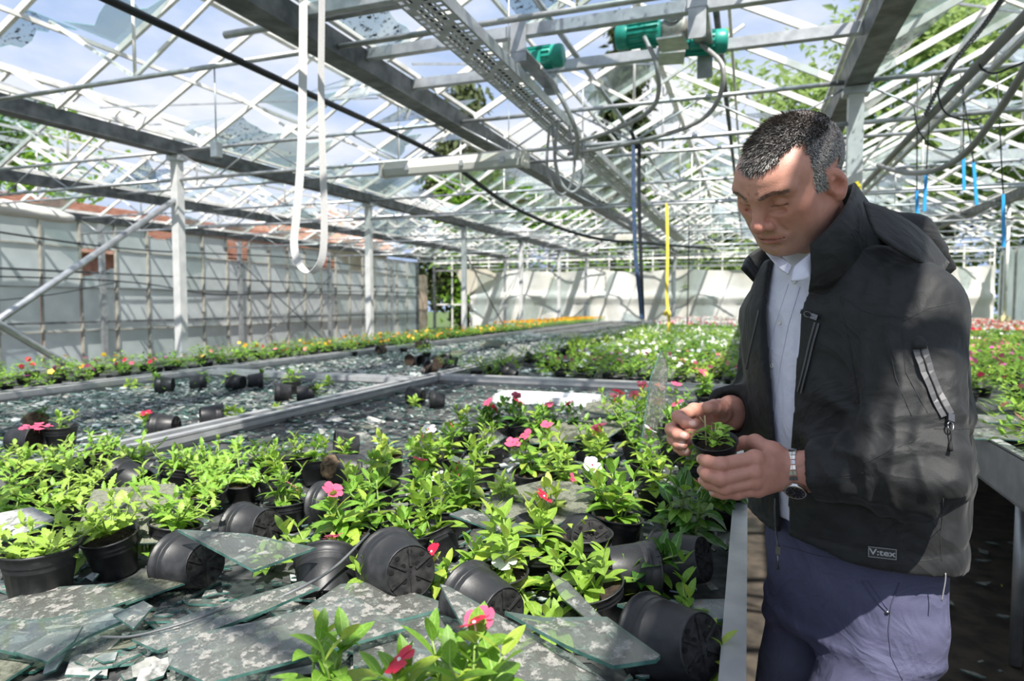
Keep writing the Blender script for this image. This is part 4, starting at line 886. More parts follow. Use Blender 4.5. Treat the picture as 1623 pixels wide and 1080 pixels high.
# ================================================================ outside: trees, the neighbouring house
BARK = mat('bark', (.05, .04, .03), .9, 0, (.12, .10, .08), 6)
T_LEAF = leafmat('tree_leaf', (.10, .24, .02), (.22, .38, .05), .5, .35); T_DARK = leafmat('conifer_needles', (.035, .065, .02), (.10, .12, .04), .7, .15); T_PALE = leafmat('pale_spring_leaf', (.17, .28, .07), (.30, .40, .14), .5, .35)
def tree(label, x, y, h, w, m, seed, conifer=False, n=2600, L=.34, z0=.22, name='broadleaf_tree', sparse=False):
    r = random.Random(seed); t = thing(name, label, 'tree', (x, y, -.06)); mb = MB(); tr = MB()
    tr.tube(spline([(0, 0, 0), (r.uniform(-.2, .2), 0, h * .4), (r.uniform(-.3, .3), 0, h * .95)], 5), [.028 * h * (1 - .9 * i / 10) for i in range(11)], 8)
    ends = []
    for i in range(46 if not conifer else 60):
        z = h * r.uniform(z0, .97); a = r.uniform(0, 6.28)
        q = (w * (1.02 - z / h) ** .8 if conifer else w * math.sqrt(max(.05, 1 - ((z / h - .58) / .46) ** 2))) * r.uniform(.55, 1)
        e = Vector((math.cos(a) * q, math.sin(a) * q, z - (.12 * q if conifer else -.1 * q))); ends.append((Vector((0, 0, z - (0 if conifer else .25 * q))), e))
        tr.tube([ends[-1][0], e], [.005 * h, .001 * h], 4, caps=False)
    for i in range(n):
        a, e = r.choice(ends); k = r.uniform(.25, 1.05) if conifer else r.uniform(.55, 1.1)
        s = .09 * w if conifer else (.15 if sparse else .22) * w
        p = a.lerp(e, k) + Vector((r.gauss(0, s), r.gauss(0, s), r.gauss(0, s * .8) - (abs(r.gauss(0, .25)) if conifer else 0)))
        M = Matrix.Translation(p) @ Euler((r.uniform(-.9, .9) + (-.9 if conifer else 0), r.uniform(-.6, .6), r.uniform(0, 6.28))).to_matrix().to_4x4() @ Matrix.Scale(L * r.uniform(.6, 1.2), 4)
        mb.add([M @ Vector(v) for v in ((0, 0, 0), (-.22, .45, .06), (0, 1, -.1), (.22, .45, .06))], [(0, 1, 2), (0, 2, 3)], 0, True)
    part('trunk', tr.mesh('trunk', BARK), t); part('crown', mb.mesh('crown', m), t); return t
tree('tall dark conifer seen through the roof beside the green motors', -5.6, 31, 15.2, 3.2, T_DARK, 1, True, 9000, .62, .1, 'conifer_tree')
tree('dark conifer behind the roof, left of the tallest one', -13.8, 31, 13.0, 4.0, T_DARK, 2, True, 8000, .62, .1, 'conifer_tree')
tree('bright green low tree seen past the hanging lamp', -10.6, 27.5, 7.2, 2.8, T_LEAF, 3, False, 5200, .40)
tree('green tree beyond the end wall to the right of the bright green one', -8.5, 28.5, 5.6, 2.4, T_LEAF, 12, False, 2200, .34)
tree('leafy tree beyond the left wall at the left picture edge', -19.6, 13, 6.9, 2.5, T_LEAF, 4, False, 4200, .36)
tree('tall loose leafed tree behind the head of the man', .2, 27, 10.4, 4.2, T_PALE, 5, False, 8000, .46, .15, sparse=True)
tree('broad pale green tree at the right above the hanging hoses', 6.4, 27, 12, 5., T_PALE, 6, False, 10000, .46, .12, sparse=True)
tree('tree at the far right picture edge with thin branches', 10.5, 25.5, 11, 4.4, T_PALE, 7, False, 8000, .46, .12, sparse=True)
tree('lower green tree behind the end wall sheeting', -3.5, 28, 6.0, 2.8, T_LEAF, 8, False, 2600, .34)
tree('small leafy tree behind the end wall at the right', 3.8, 26, 5.4, 2.6, T_LEAF, 9, False, 2400, .32)
tree('bushy tree seen low beyond the right end of the sheeting', 10.5, 27, 6, 3.0, T_LEAF, 10, False, 2400, .32)
BRICK = mat('red_brick', (.34, .15, .10), .85, 0, (.46, .24, .17), 9); TILE = mat('red_roof_tile', (.40, .20, .14), .8, 0, (.54, .33, .25), 6); PLASTER = mat('pink_plaster', (.62, .48, .42), .9, 0, (.72, .60, .54), 2)
hs = thing('house', 'low brick building with a red tiled roof behind the white glass wall', 'building', (-16.4, 15, 0))
part('brick_wall', MB().box((0, 0, 1.35), (5.5, 9.4, 2.7)).mesh('brick_wall', BRICK), hs)
part('roof', MB().add([(-3, -5, 2.62), (3.0, -5, 2.62), (3.0, 5, 2.62), (-3, 5, 2.62), (0, -5, 4.0), (0, 5, 4.0), (-3, -5, 2.52), (3.0, -5, 2.52), (3, 5, 2.52), (-3, 5, 2.52)], [(1, 2, 5, 4), (3, 0, 4, 5), (0, 1, 4), (2, 3, 5), (6, 9, 8, 7), (0, 6, 7, 1), (1, 7, 8, 2), (2, 8, 9, 3), (3, 9, 6, 0)]).mesh('roof', TILE), hs)
for i in range(18):
    part('tile_row', MB().bar((.1 + i * .165, -5, 4.0 - i * .0759), (.1 + i * .165, 5, 4.0 - i * .0759), .16, .03).mesh('tile_row', TILE), hs)
hs2 = thing('house', 'brown gabled house peeping over the far corner of the glass wall', 'building', (-20.5, 28, 0))
part('wall', MB().box((0, 0, 2.2), (5, 5, 4.4)).mesh('wall', PLASTER), hs2)
part('roof', MB().add([(-2.9, -2.9, 4.2), (2.9, -2.9, 4.2), (2.9, 2.9, 4.2), (-2.9, 2.9, 4.2), (0, -2.9, 6.3), (0, 2.9, 6.3)], [(1, 2, 5, 4), (3, 0, 4, 5), (0, 1, 4), (2, 3, 5), (0, 3, 2, 1)]).mesh('roof', TILE), hs2)
# ================================================================ things slung under the roof
def hang(name, mb, label, cat, *ms, group=None): return tag(link(bpy.data.objects.new(name, mb.mesh(name, *ms))), label, cat, group)

# perforated cable tray along the bay, real slots
TX, TZ, TY0, TY1 = -1.36, 2.70, 1.2, 14.0
tray = thing('cable_tray', 'long perforated steel cable tray running under the roof into the distance', 'cable tray', (TX, TY0, TZ))
mb = MB(); xs = [-.10]; slots = []
for k in range(5):
    a = -.10 + .012 + k * .038; slots.append((a, a + .024))
ycut = [0]; y = 0
while y < 9.0: ycut += [y + .012, y + .040]; y += .05
xc = [-.10] + [v for s in slots for v in s] + [.10]
vs = [(x, y, 0) for y in ycut for x in xc]; n = len(xc); fs = []
for j in range(len(ycut) - 1):
    for i in range(n - 1):
        if i % 2 == 1 and j % 2 == 1 and (j // 2 + i // 2) % 6 != 5: continue
        fs.append((j * n + i, j * n + i + 1, (j + 1) * n + i + 1, (j + 1) * n + i))
mb.add(vs, fs); mb.add([(-.1, ycut[-1], 0), (.1, ycut[-1], 0), (.1, TY1 - TY0, 0), (-.1, TY1 - TY0, 0)], [(0, 1, 2, 3)])
part('tray_floor', mb.mesh('tray_floor', GALV), tray)
for s in (-1, 1):
    mb = MB().bar((s * .10, 0, .03), (s * .10, TY1 - TY0, .03), .004, .06).bar((s * .094, 0, .06), (s * .094, TY1 - TY0, .06), .014, .004)
    part('tray_side', mb.mesh('tray_side', GALV), tray)
for y in [.6 + 1.75 * i for i in range(7)]:
    part('tray_hanger', MB().tube([(.06, y, .06), (.06, y, .52)], .005, 6).mesh('tray_hanger', GALV), tray)
for i in range(4):
    part('tray_cable', MB().tube([(-.07 + i * .03, 0, .012), (-.06 + i * .03, 6, .012), (-.07 + i * .03, 12.5, .012)], .008, 6).mesh('tray_cable', (PVC, BLACK_HOSE)[i % 2]), tray)

# motor rails across the bay and the ventilation motors
def rail(y, z, label, x0=GX[3] + .05, x1=GX[4] - .05, w=.045, h=.06):
    mb = MB().bar((x0, y, z), (x1, y, z), .006, h).bar((x0, y + w / 2, z + h / 2), (x1, y + w / 2, z + h / 2), w, .006).bar((x0, y + w / 2, z - h / 2), (x1, y + w / 2, z - h / 2), w, .006)
    return hang('motor_rail', mb, label, 'rail', GALV)
RZ = 2.96
rail(3.62, RZ, 'nearer galvanised channel rail carrying the green motors'); rail(4.22, RZ, 'farther galvanised channel rail carrying the green motors')
rail(3.02, RZ + .02, 'galvanised channel rail crossing at the top edge of the picture, before the motors')
hang('drive_shaft', MB().tube([(GX[3] - .6, 3.18, 3.0), (GX[4] - .2, 3.18, 3.0)], .022, 10), 'round galvanised drive shaft crossing in front of the motor rails', 'shaft', GALV)
hang('drive_shaft', MB().tube([(-1.18, .8, 3.12), (-1.18, 20, 3.30)], .02, 10), 'long thin drive shaft running lengthwise above the first green motor', 'shaft', GALV)
hang('drive_shaft', MB().tube([(-.22, .8, 3.14), (-.22, 20, 3.32)], .02, 10), 'long dark drive shaft running lengthwise above the right green motors', 'shaft', GALV_D)
GREEN = mat('green_motor_paint', (.015, .27, .215), .38, 0, (.025, .34, .27), 12); GBOX = mat('cast_gearbox', (.24, .24, .23), .6, .3, (.36, .36, .34), 20, bump=.2)
def motor(p, rz, label):
    t = thing('vent_motor', label, 'motor', p, (0, 0, rz))
    MX = Matrix.Rotation(R(90), 4, 'Y')
    part('motor_body', MB().lathe([(.001, -.11), (.05, -.11), (.062, -.10), (.062, .09), (.055, .10), (.001, .10)], 20, M=MX).mesh('motor_body', GREEN), t)
    part('fan_cover', MB().lathe([(.068, .08), (.070, .085), (.070, .135), (.062, .15), (.02, .152), (.001, .15)], 20, M=MX).mesh('fan_cover', GREEN), t)
    for i in range(14):
        a = i * 2 * math.pi / 14; part('cooling_fin', MB().box((-.01, 0, .066), (.17, .004, .012), Matrix.Rotation(a, 4, 'X')).mesh('cooling_fin', GREEN), t)
    part('terminal_box', MB().box((-.02, -.065, -.02), (.09, .045, .07)).mesh('terminal_box', GREEN), t)
    part('gearbox', MB().lathe([(.001, -.25), (.05, -.25), (.062, -.235), (.062, -.13), (.05, -.11), (.001, -.11)], 14, M=MX).box((-.18, 0, .06), (.10, .11, .10)).mesh('gearbox', GBOX), t)
    part('gear_cover', MB().lathe([(.001, -.055), (.05, -.055), (.058, -.04), (.058, .05), (.001, .055)], 16, M=Matrix.Translation((-.18, .02, .07)) @ Matrix.Rotation(R(90), 4, 'X')).mesh('gear_cover', GALV), t)
    part('mounting_plate', MB().box((-.17, 0, -.075), (.15, .20, .012)).mesh('mounting_plate', GALV), t)
    return t
motor((-1.25, 3.98, 2.93), 0, 'green ventilation motor with gearbox beside the perforated cable tray')
motor((-.60, 3.86, 2.94), R(178), 'left green ventilation motor of the pair near the top of the picture')
motor((-.30, 4.18, 2.97), R(8), 'right green ventilation motor of the pair, behind the upright steel plate')
for x, lab in ((-1.26, 'grey steel motor bracket under the cable tray'), (-.28, 'grey upright steel plate between the pair of green motors')):
    hang('motor_bracket', MB().box((x, 3.92, RZ - .12 if x < -1 else RZ), (.10, .66, .012 if x < -1 else .05)).box((x, 3.6, RZ - .05), (.09, .012, .26)).box((x, 4.24, RZ - .05), (.09, .012, .26)), lab, 'bracket', GALV)
# flexible conduits from the motors to the tray
def cable(pts, r, m, label, n=8, cat='cable', flat=1., name='cable'): return hang(name, MB().tube(spline(pts, n), r, 8, flat=flat), label, cat, m)
CORR = mat('corrugated_conduit', (.30, .30, .30), .5, .2, (.42, .42, .42), 40)
cable([(-1.25, 3.91, 2.88), (-1.10, 3.8, 2.68), (-1.0, 3.9, 2.45), (-1.08, 4.2, 2.35), (-1.26, 4.4, 2.45), (-1.32, 4.5, 2.66)], .014, CORR, 'grey flexible conduit looping from the first green motor to the tray')
cable([(-1.25, 4.4, 2.66), (-1.28, 4.42, 2.42), (-1.24, 4.45, 2.24), (-1.16, 4.48, 2.18), (-1.10, 4.5, 2.30), (-1.12, 4.55, 2.6)], .012, CORR, 'hanging grey conduit loop below the cable tray')
cable([(-1.32, 4.42, 2.62), (-1.34, 4.44, 2.36), (-1.28, 4.5, 2.18), (-1.2, 4.52, 2.22), (-1.16, 4.5, 2.4), (-1.2, 4.5, 2.64)], .010, CORR, 'second thinner conduit loop below the cable tray')
cable([(-.58, 3.80, 2.90), (-.50, 3.75, 2.7), (-.55, 3.95, 2.55), (-.85, 4.2, 2.50), (-1.2, 4.5, 2.52)], .013, CORR, 'grey cable running from the left motor of the pair to the tray')
cable([(-.30, 4.10, 2.94), (-.16, 3.95, 2.72), (-.25, 4.1, 2.52), (-.6, 4.3, 2.46), (-1.22, 4.55, 2.46)], .014, CORR, 'lower grey cable running from the right motor of the pair to the tray')
# long black hose
cable([(-2.80, .9, 2.78), (-2.72, 2.1, 2.76), (-2.66, 3.6, 2.74), (-2.58, 5.3, 2.70), (-2.35, 6.6, 2.42), (-1.9, 8.2, 2.25), (-1.3, 10, 2.30), (-.6, 11.6, 2.34)], .021, BLACK_HOSE, 'long black hose running under the roof past the hanging strap', cat='hose', name='hose')
hang('droplight_cord', MB().tube([(-3.2, 3.34, 2.90), (-3.2, 3.34, 2.40)], .005, 6).box((-3.2, 3.34, 2.38), (.05, .05, .09)), 'thin hanging cord with a small grey connector left of the strap', 'cord', GALV)
# fluorescent batten
lt = thing('batten_light', 'long white fluorescent batten light hanging under the roof', 'lamp', dp(716, 262, 4.9), (0, 0, R(-1)))
part('lamp_housing', MB().prism([(-.045, 0), (.045, 0), (.035, .055), (-.035, .055)], -.56, .56, Matrix(((0, 0, 1, 0), (1, 0, 0, 0), (0, 1, 0, 0), (0, 0, 0, 1)))).mesh('lamp_housing', WHITEP), lt)
part('diffuser', MB().prism([(-.05, 0), (-.04, -.045), (0, -.058), (.04, -.045), (.05, 0)], -.55, .55, Matrix(((0, 0, 1, 0), (1, 0, 0, 0), (0, 1, 0, 0), (0, 0, 0, 1)))).mesh('diffuser', mat('frosted_diffuser', (.62, .63, .60), .25, trans=.3)), lt)
for s in (-1, 1): part('end_cap', MB().box((s * .575, 0, .0), (.03, .11, .11)).mesh('end_cap', WHITEP), lt)
for s in (-.35, .1, .42): part('clip', MB().box((s, -.052, 0), (.03, .012, .04)).mesh('clip', GALV), lt)
for s in (-.45, .45): part('hanging_wire', MB().tube([(s, 0, .05), (s, 0, .44)], .003, 5).mesh('hanging_wire', GALV), lt)
lt2 = thing('batten_light', 'second white batten light, far off below the cable tray', 'lamp', dp(965, 378, 12.5), (0, 0, 0))
part('lamp_housing', MB().box((0, 0, .03), (1.1, .09, .06)).mesh('lamp_housing', WHITEP), lt2); part('diffuser', MB().box((0, 0, -.02), (1.05, .08, .04)).mesh('diffuser', WHITEP), lt2)
for s in (-.45, .45): part('hanging_wire', MB().tube([(s, 0, .05), (s, 0, .5)], .004, 5).mesh('hanging_wire', GALV), lt2)
# woven straps
WEB = mat('white_webbing', (.56, .55, .55), .8, 0, (.68, .67, .66), 260, detail=1, bump=.5, bscale=300)
def strap(pts, w, m, label, name='strap', n=6, tw=None, face=None, th=.002):
    P = spline(pts, n); vs = []; k = len(P)
    for i, p in enumerate(P):
        t = (P[min(i + 1, k - 1)] - P[max(i - 1, 0)]).normalized(); a = (tw[0] + (tw[1] - tw[0]) * i / (k - 1)) if tw else 0
        s = (CAMROT @ Vector((math.cos(a), math.sin(a), 0))) if face is None else Vector(face); s = (s - t * s.dot(t)).normalized(); nn = s.cross(t)
        vs += [p - s * w / 2 - nn * th, p + s * w / 2 - nn * th, p + s * w / 2 + nn * th, p - s * w / 2 + nn * th]
    fs = [(i * 4 + j, i * 4 + (j + 1) % 4, i * 4 + 4 + (j + 1) % 4, i * 4 + 4 + j) for i in range(k - 1) for j in range(4)] + [(3, 2, 1, 0), tuple(range(4 * k - 4, 4 * k))]
    mb = MB().add(vs, fs, 0, False); return hang(name, mb, label, 'strap', m)
SD = 3.3
strap([dp(481, -60, SD), dp(480, 120, SD), dp(477, 250, SD), dp(470, 340, SD), dp(466, 385, SD), dp(472, 415, SD), dp(488, 432, SD), dp(503, 425, SD), dp(512, 400, SD), dp(514, 340, SD), dp(511, 240, SD), dp(509, 130, SD + .02), dp(511, -60, SD + .03)], .040, WEB, 'long white webbing strap hanging in a loop at the left', tw=(.45, 1.05), th=.0012)
BLUE = mat('navy_webbing', (.02, .04, .10), .5, 0, (.05, .09, .17), 60); YELL = mat('yellow_webbing', (.85, .62, .05), .6, 0, (.90, .72, .12), 60); SKY = mat('blue_ribbon', (.03, .33, .75), .45)
strap([dp(1004, 228, 5.06), dp(1004, 300, 5.06), dp(1007, 400, 5.06), dp(1014, 470, 5.06), dp(1017, 505, 5.06)], .030, BLUE, 'navy blue strap of the hanging pair in front of the white flowers', tw=(0, .3))
strap([dp(1013, 228, 5.08), dp(1013, 320, 5.08), dp(1016, 420, 5.08), dp(1019, 506, 5.08)], .028, BLACK_HOSE, 'black strap of the hanging pair in front of the white flowers', tw=(.3, 0))
hang('strap_hook', MB().tube([dp(1000, 206, 5.06), dp(1004, 218, 5.06), dp(1010, 226, 5.06), dp(1009, 236, 5.06)], .014, 8), 'black hook holding the navy and black straps', 'hook', BLACK_HOSE)
strap([dp(1057, 322, 8.41), dp(1058, 400, 8.41), dp(1057, 470, 8.41), dp(1060, 500, 8.41), dp(1060, 527, 8.41)], .040, YELL, 'yellow strap hanging over the white flowers with a knot', tw=(.2, .5))
hang('strap_knot', MB().tube([dp(1053, 500, 8.40), dp(1058, 490, 8.38), dp(1061, 503, 8.39)], .03, 8), 'knot at the bottom of the yellow strap', 'knot', YELL)
strap([dp(1092, 352, 11.8), dp(1091, 440, 11.8), dp(1089, 516, 11.8)], .02, BLACK_HOSE, 'thin black strap hanging right of the yellow strap', tw=(0, .2))
# big grey conduit and the slack hose at the right
hang('conduit', MB().tube([(1.03, .9, 2.57), (1.03, 12, 2.55)], .024, 12), 'straight grey conduit descending toward the head of the man at the upper right', 'pipe', PVC)
hang('conduit', MB().tube([(1.16, .9, 2.62), (1.16, 12, 2.60)], .018, 10), 'second thinner conduit beside the straight grey conduit', 'pipe', GALV)
cable([dp(1392, 262, 5.0), dp(1410, 268, 4.7), dp(1440, 274, 4.3), dp(1482, 270, 3.8), dp(1530, 243, 3.4), dp(1580, 180, 3.0), dp(1623, 112, 2.7), dp(1690, 0, 2.4)], .017, PVC, 'slack dark grey hose curving up at the right picture edge', cat='hose', name='hose')
cable([dp(1552, 92, 3.2), dp(1555, 108, 3.2), dp(1575, 116, 3.15), dp(1600, 108, 3.1), dp(1640, 92, 3.0)], .005, BLACK_HOSE, 'thin black wire curling off the straight conduit at the right edge')
cable([dp(1492, 122, 3.6), dp(1487, 150, 3.7), dp(1500, 180, 3.8), dp(1535, 190, 3.8), dp(1560, 185, 3.8)], .005, BLACK_HOSE, 'thin looping wire below the hanging chain')
cable([dp(1449, 170, 4.), dp(1455, 205, 4.), dp(1478, 232, 4.), dp(1510, 238, 4.), dp(1535, 225, 4.)], .004, BLACK_HOSE, 'thin wire sagging across under the slack hose')
# chain: real links
LINK = MB(); ring = [Vector((.011 * math.cos(a), 0, .018 * math.sin(a) )) for a in [i * math.pi / 5 for i in range(11)]]; LINK.tube(ring, .0035, 5, caps=False); LINKM = LINK.mesh('chain_link', GALV_D)
ch = thing('chain', 'dark steel chain hanging down from the top right corner', 'chain', dp(1600, -20, 2.9))
cp = spline([dp(1600, -20, 2.9), dp(1560, 40, 3.1), dp(1515, 95, 3.4), dp(1490, 135, 3.7), dp(1465, 185, 4.1)], 20); inv = Matrix.Translation(-Vector(ch.location)); acc = 0
for i in range(len(cp) - 1):
    d = cp[i + 1] - cp[i]; k = max(1, int(d.length / .029 + .5))
    for j in range(k):
        p = cp[i].lerp(cp[i + 1], (j + .5) / k) - Vector(ch.location); acc += 1
        part('chain_link', LINKM, ch, Matrix.Translation(p) @ d.to_track_quat('Z', 'Y').to_matrix().to_4x4() @ Matrix.Rotation(acc % 2 * math.pi / 2, 4, 'Z'))
# strings with blue ribbons
for x0, y0, x1, y1, yr, d, lab in ((1527, 119, 1527, 250, 302, 4.34, 'blue ribbon on a string, upper one between chain and hose'), (1522, 117, 1543, 258, 325, 4.33, 'blue ribbon on a string, slightly tilted right of the upper one'), (1477, 121, 1468, 272, 335, 4.40, 'blue ribbon on a string left of the chain, tilted'), (1454, 122, 1453, 302, 347, 4.42, 'blue ribbon hanging lowest left, by the collar of the man'), (1580, 114, 1590, 308, 392, 4.29, 'long blue ribbon on a black string at the right above the far post')):
    t = thing('ribbon_string', lab, 'ribbon', dp(x0, y0, d))
    o_ = Vector(t.location); part('string', MB().tube([(0, 0, 0), dp(x1, y1, d) - o_], .004, 5).mesh('string', BLACK_HOSE), t)
    a, b = dp(x1, y1, d) - o_, dp(x1 + (5 if x1 > 1540 and x1 < 1560 else -3 if x1 == 1468 else 1), yr, d) - o_
    part('ribbon', MB().bar(a, b, .022, .004, up=CAMROT @ Vector((0, 1, 0))).mesh('ribbon', SKY), t)
t = thing('slim_pipe', 'thin pale pipe with a yellow foot hanging at the far right before the sheeting', 'pipe', dp(1592, 502, 10.16)); part('pipe_shaft', MB().tube([(0, 0, 0), (0, 0, 1.77)], .026, 8).mesh('pipe_shaft', ALU), t); part('foot', MB().box((0, 0, -.03), (.12, .12, .08)).mesh('foot', mat('yellowed_foot', (.7, .62, .35), .6)), t)
hang('yellow_tape', MB().tube(spline([dp(1355, 290, 4.50), dp(1360, 298, 4.50), dp(1358, 306, 4.50), dp(1366, 312, 4.50)], 5), [.02, .024, .018, .022, .024, .02, .016, .02, .022, .02, .018, .02, .02, .016, .012, .008], 8), 'yellow tape knotted on the post behind the collar of the man', 'tape', mat('yellow_tape', (.9, .72, .02), .5))
# ================================================================ sculpting: smooth distance shapes turned into one skin
def V_(*a): return np.array(a, dtype=np.float32)
def sm_min(a, b, k):
    if k <= 0: return np.minimum(a, b)
    h = np.clip(.5 + .5 * (b - a) / k, 0, 1); return b + (a - b) * h - k * h * (1 - h)
def sm_sub(a, b, k): return -sm_min(-a, b, k)               # a without b
def ell(P, c, r, Rt=None):
    q = P - V_(*c)
    if Rt is not None: q = q @ Rt
    r = V_(*r); k0 = np.sqrt(((q / r) ** 2).sum(1)); k1 = np.sqrt(((q / (r * r)) ** 2).sum(1)) + 1e-9
    return k0 * (k0 - 1) / k1
def cone(P, a, b, r1, r2):
    """capsule that tapers from r1 at a to r2 at b"""
    a = V_(*a); b = V_(*b); ab = b - a; h = np.clip(((P - a) @ ab) / float(ab @ ab), 0, 1)
    return np.sqrt((((P - a) - h[:, None] * ab) ** 2).sum(1)) - (r1 + (r2 - r1) * h)
def sph(P, c, r): return np.sqrt(((P - V_(*c)) ** 2).sum(1)) - r
def rotm(rx, ry, rz): return np.array(Euler((rx, ry, rz)).to_matrix(), dtype=np.float32)
def skin(fn, lo, hi, h, step=4):
    """surface nets of fn < 0 inside the box, evaluated finely only near the surface"""
    lo = np.array(lo, float); hi = np.array(hi, float)
    nb = np.maximum(1, np.ceil((hi - lo) / (h * step)).astype(int)); n = nb * step
    cc = np.stack(np.meshgrid(*[lo[i] + (np.arange(nb[i]) + .5) * h * step for i in range(3)], indexing='ij'), -1).reshape(-1, 3).astype(np.float32)
    dc = fn(cc); near = np.where(np.abs(dc) < h * step * 1.35)[0]
    F = np.repeat(np.repeat(np.repeat(dc.reshape(nb), step, 0), step, 1), step, 2).astype(np.float32)
    off = np.stack(np.meshgrid(*[np.arange(step)] * 3, indexing='ij'), -1).reshape(-1, 3)
    bi = np.stack(np.unravel_index(near, nb), -1)
    for s in range(0, len(bi), 6000):
        ix = (bi[s:s + 6000, None, :] * step + off[None]).reshape(-1, 3)
        F[ix[:, 0], ix[:, 1], ix[:, 2]] = fn((lo + (ix + .5) * h).astype(np.float32))
    inside = F < 0
    S = inside.astype(np.int8); c8 = sum(S[i:n[0] - 1 + i, j:n[1] - 1 + j, k:n[2] - 1 + k] for i in (0, 1) for j in (0, 1) for k in (0, 1))
    act = (c8 > 0) & (c8 < 8); cells = np.argwhere(act); idx = -np.ones(act.shape, int); idx[act] = np.arange(len(cells))
    acc = np.zeros((len(cells), 3)); cnt = np.zeros(len(cells))
    for ax in range(3):
        o1, o2 = [a for a in range(3) if a != ax]
        for u in (0, 1):
            for v in (0, 1):
                b = cells.copy(); b[:, o1] += u; b[:, o2] += v; e = b.copy(); e[:, ax] += 1
                f0 = F[tuple(b.T)]; f1 = F[tuple(e.T)]; m = (f0 < 0) != (f1 < 0)
                t = np.where(m, f0 / np.where(m, f0 - f1, 1), 0); p = b.astype(float); p[:, ax] += t; acc[m] += p[m]; cnt[m] += 1
    vs = lo + (acc / cnt[:, None] + .5) * h
    fs = []
    for ax in range(3):
        o1, o2 = (ax + 1) % 3, (ax + 2) % 3
        sl0 = [slice(None)] * 3; sl1 = [slice(None)] * 3; sl0[ax] = slice(0, -1); sl1[ax] = slice(1, None)
        a, b = inside[tuple(sl0)], inside[tuple(sl1)]; e = np.argwhere(a != b); e = e[(e[:, o1] > 0) & (e[:, o2] > 0) & (e[:, o1] < n[o1] - 1) & (e[:, o2] < n[o2] - 1)]
        fl = a[tuple(e.T)]; q = []
        for d1, d2 in ((1, 1), (0, 1), (0, 0), (1, 0)):
            c = e.copy(); c[:, o1] -= d1; c[:, o2] -= d2; q.append(idx[tuple(c.T)])
        q = np.stack(q, 1); q[~fl] = q[~fl][:, ::-1]; fs.append(q)
    fs = np.concatenate(fs); return vs, fs[(fs >= 0).all(1)]
def relax(vs, fs, it=1, w=.5):
    """light smoothing of the skin"""
    for _ in range(it):
        acc = np.zeros_like(vs); c = np.zeros(len(vs))
        for i in range(4):
            for j in (1, 3): np.add.at(acc, fs[:, i], vs[fs[:, (i + j) % 4]]); np.add.at(c, fs[:, i], 1)
        vs = vs * (1 - w) + w * acc / np.maximum(c, 1)[:, None]
    return vs
def np_mesh(name, vs, fs, *ms, tint=None):
    m = bpy.data.meshes.new(name); n = len(fs)
    m.vertices.add(len(vs)); m.vertices.foreach_set('co', np.asarray(vs, np.float32).ravel())
    m.loops.add(n * 4); m.loops.foreach_set('vertex_index', np.asarray(fs, np.int32).ravel())
    m.polygons.add(n); m.polygons.foreach_set('loop_start', np.arange(n, dtype=np.int32) * 4)
    m.polygons.foreach_set('use_smooth', np.ones(n, bool))
    for k in ms: m.materials.append(k)
    m.update(calc_edges=True); m.validate()
    if tint is not None:
        a = m.attributes.new('tint', 'FLOAT_COLOR', 'POINT'); a.data.foreach_set('color', np.concatenate([tint, np.ones((len(vs), 1))], 1).astype(np.float32).ravel())
    return m
def wob(P, s, seed=0):
    """cheap smooth noise, about -1 to 1"""
    r = np.random.RandomState(seed); out = 0
    for i in range(5):
        k = r.normal(size=3) * s * (1 + .55 * i); out = out + np.sin(P @ k.astype(np.float32) + r.uniform(0, 6.28)) / (1 + .5 * i)
    return out / 2.4
def tintmat(name, rough, sub=.0, bump=0, bscale=300, spec=.4, attr='tint'):
    m, t, o = nodemat(name); p = mk(t, 'ShaderNodeBsdfPrincipled', Roughness=rough); p.inputs['Specular IOR Level'].default_value = spec
    a = t.nodes.new('ShaderNodeAttribute'); a.attribute_name = attr
    c = t.nodes.new('ShaderNodeTexCoord').outputs['Object']
    n = mk(t, 'ShaderNodeTexNoise', Scale=60., Detail=4.); t.links.new(c, n.inputs['Vector'])
    r = ramp(t, n.outputs['Fac'], (.3, (.86, .83, .83)), (.7, (1., 1., 1.)))
    mx = mk(t, 'ShaderNodeMix', _data_type='RGBA', _blend_type='MULTIPLY'); mx.inputs[0].default_value = 1
    t.links.new(a.outputs['Color'], mx.inputs[6]); t.links.new(r.outputs['Color'], mx.inputs[7]); t.links.new(mx.outputs[2], p.inputs['Base Color'])
    if sub:
        p.inputs['Subsurface Weight'].default_value = sub; p.inputs['Subsurface Radius'].default_value = (.012, .004, .002); p.inputs['Subsurface Scale'].default_value = .6
    if bump:
        n2 = mk(t, 'ShaderNodeTexNoise', Scale=bscale, Detail=3.); t.links.new(c, n2.inputs['Vector'])
        b = mk(t, 'ShaderNodeBump', Strength=bump, Distance=.0015); t.links.new(n2.outputs['Fac'], b.inputs['Height']); t.links.new(b.outputs['Normal'], p.inputs['Normal'])
    t.links.new(p.outputs[0], o.inputs['Surface']); return m
# ================================================================ the man: built in the lens's level axes (right, ahead, up), then turned into the world
def vp(px, py, d):
    q = CAMROT.inverted() @ dp(px, py, d); return (q.x, q.y, q.z)
VM = np.array(CAMROT.to_3x3(), dtype=float)
def to_world(vs): return vs @ VM.T
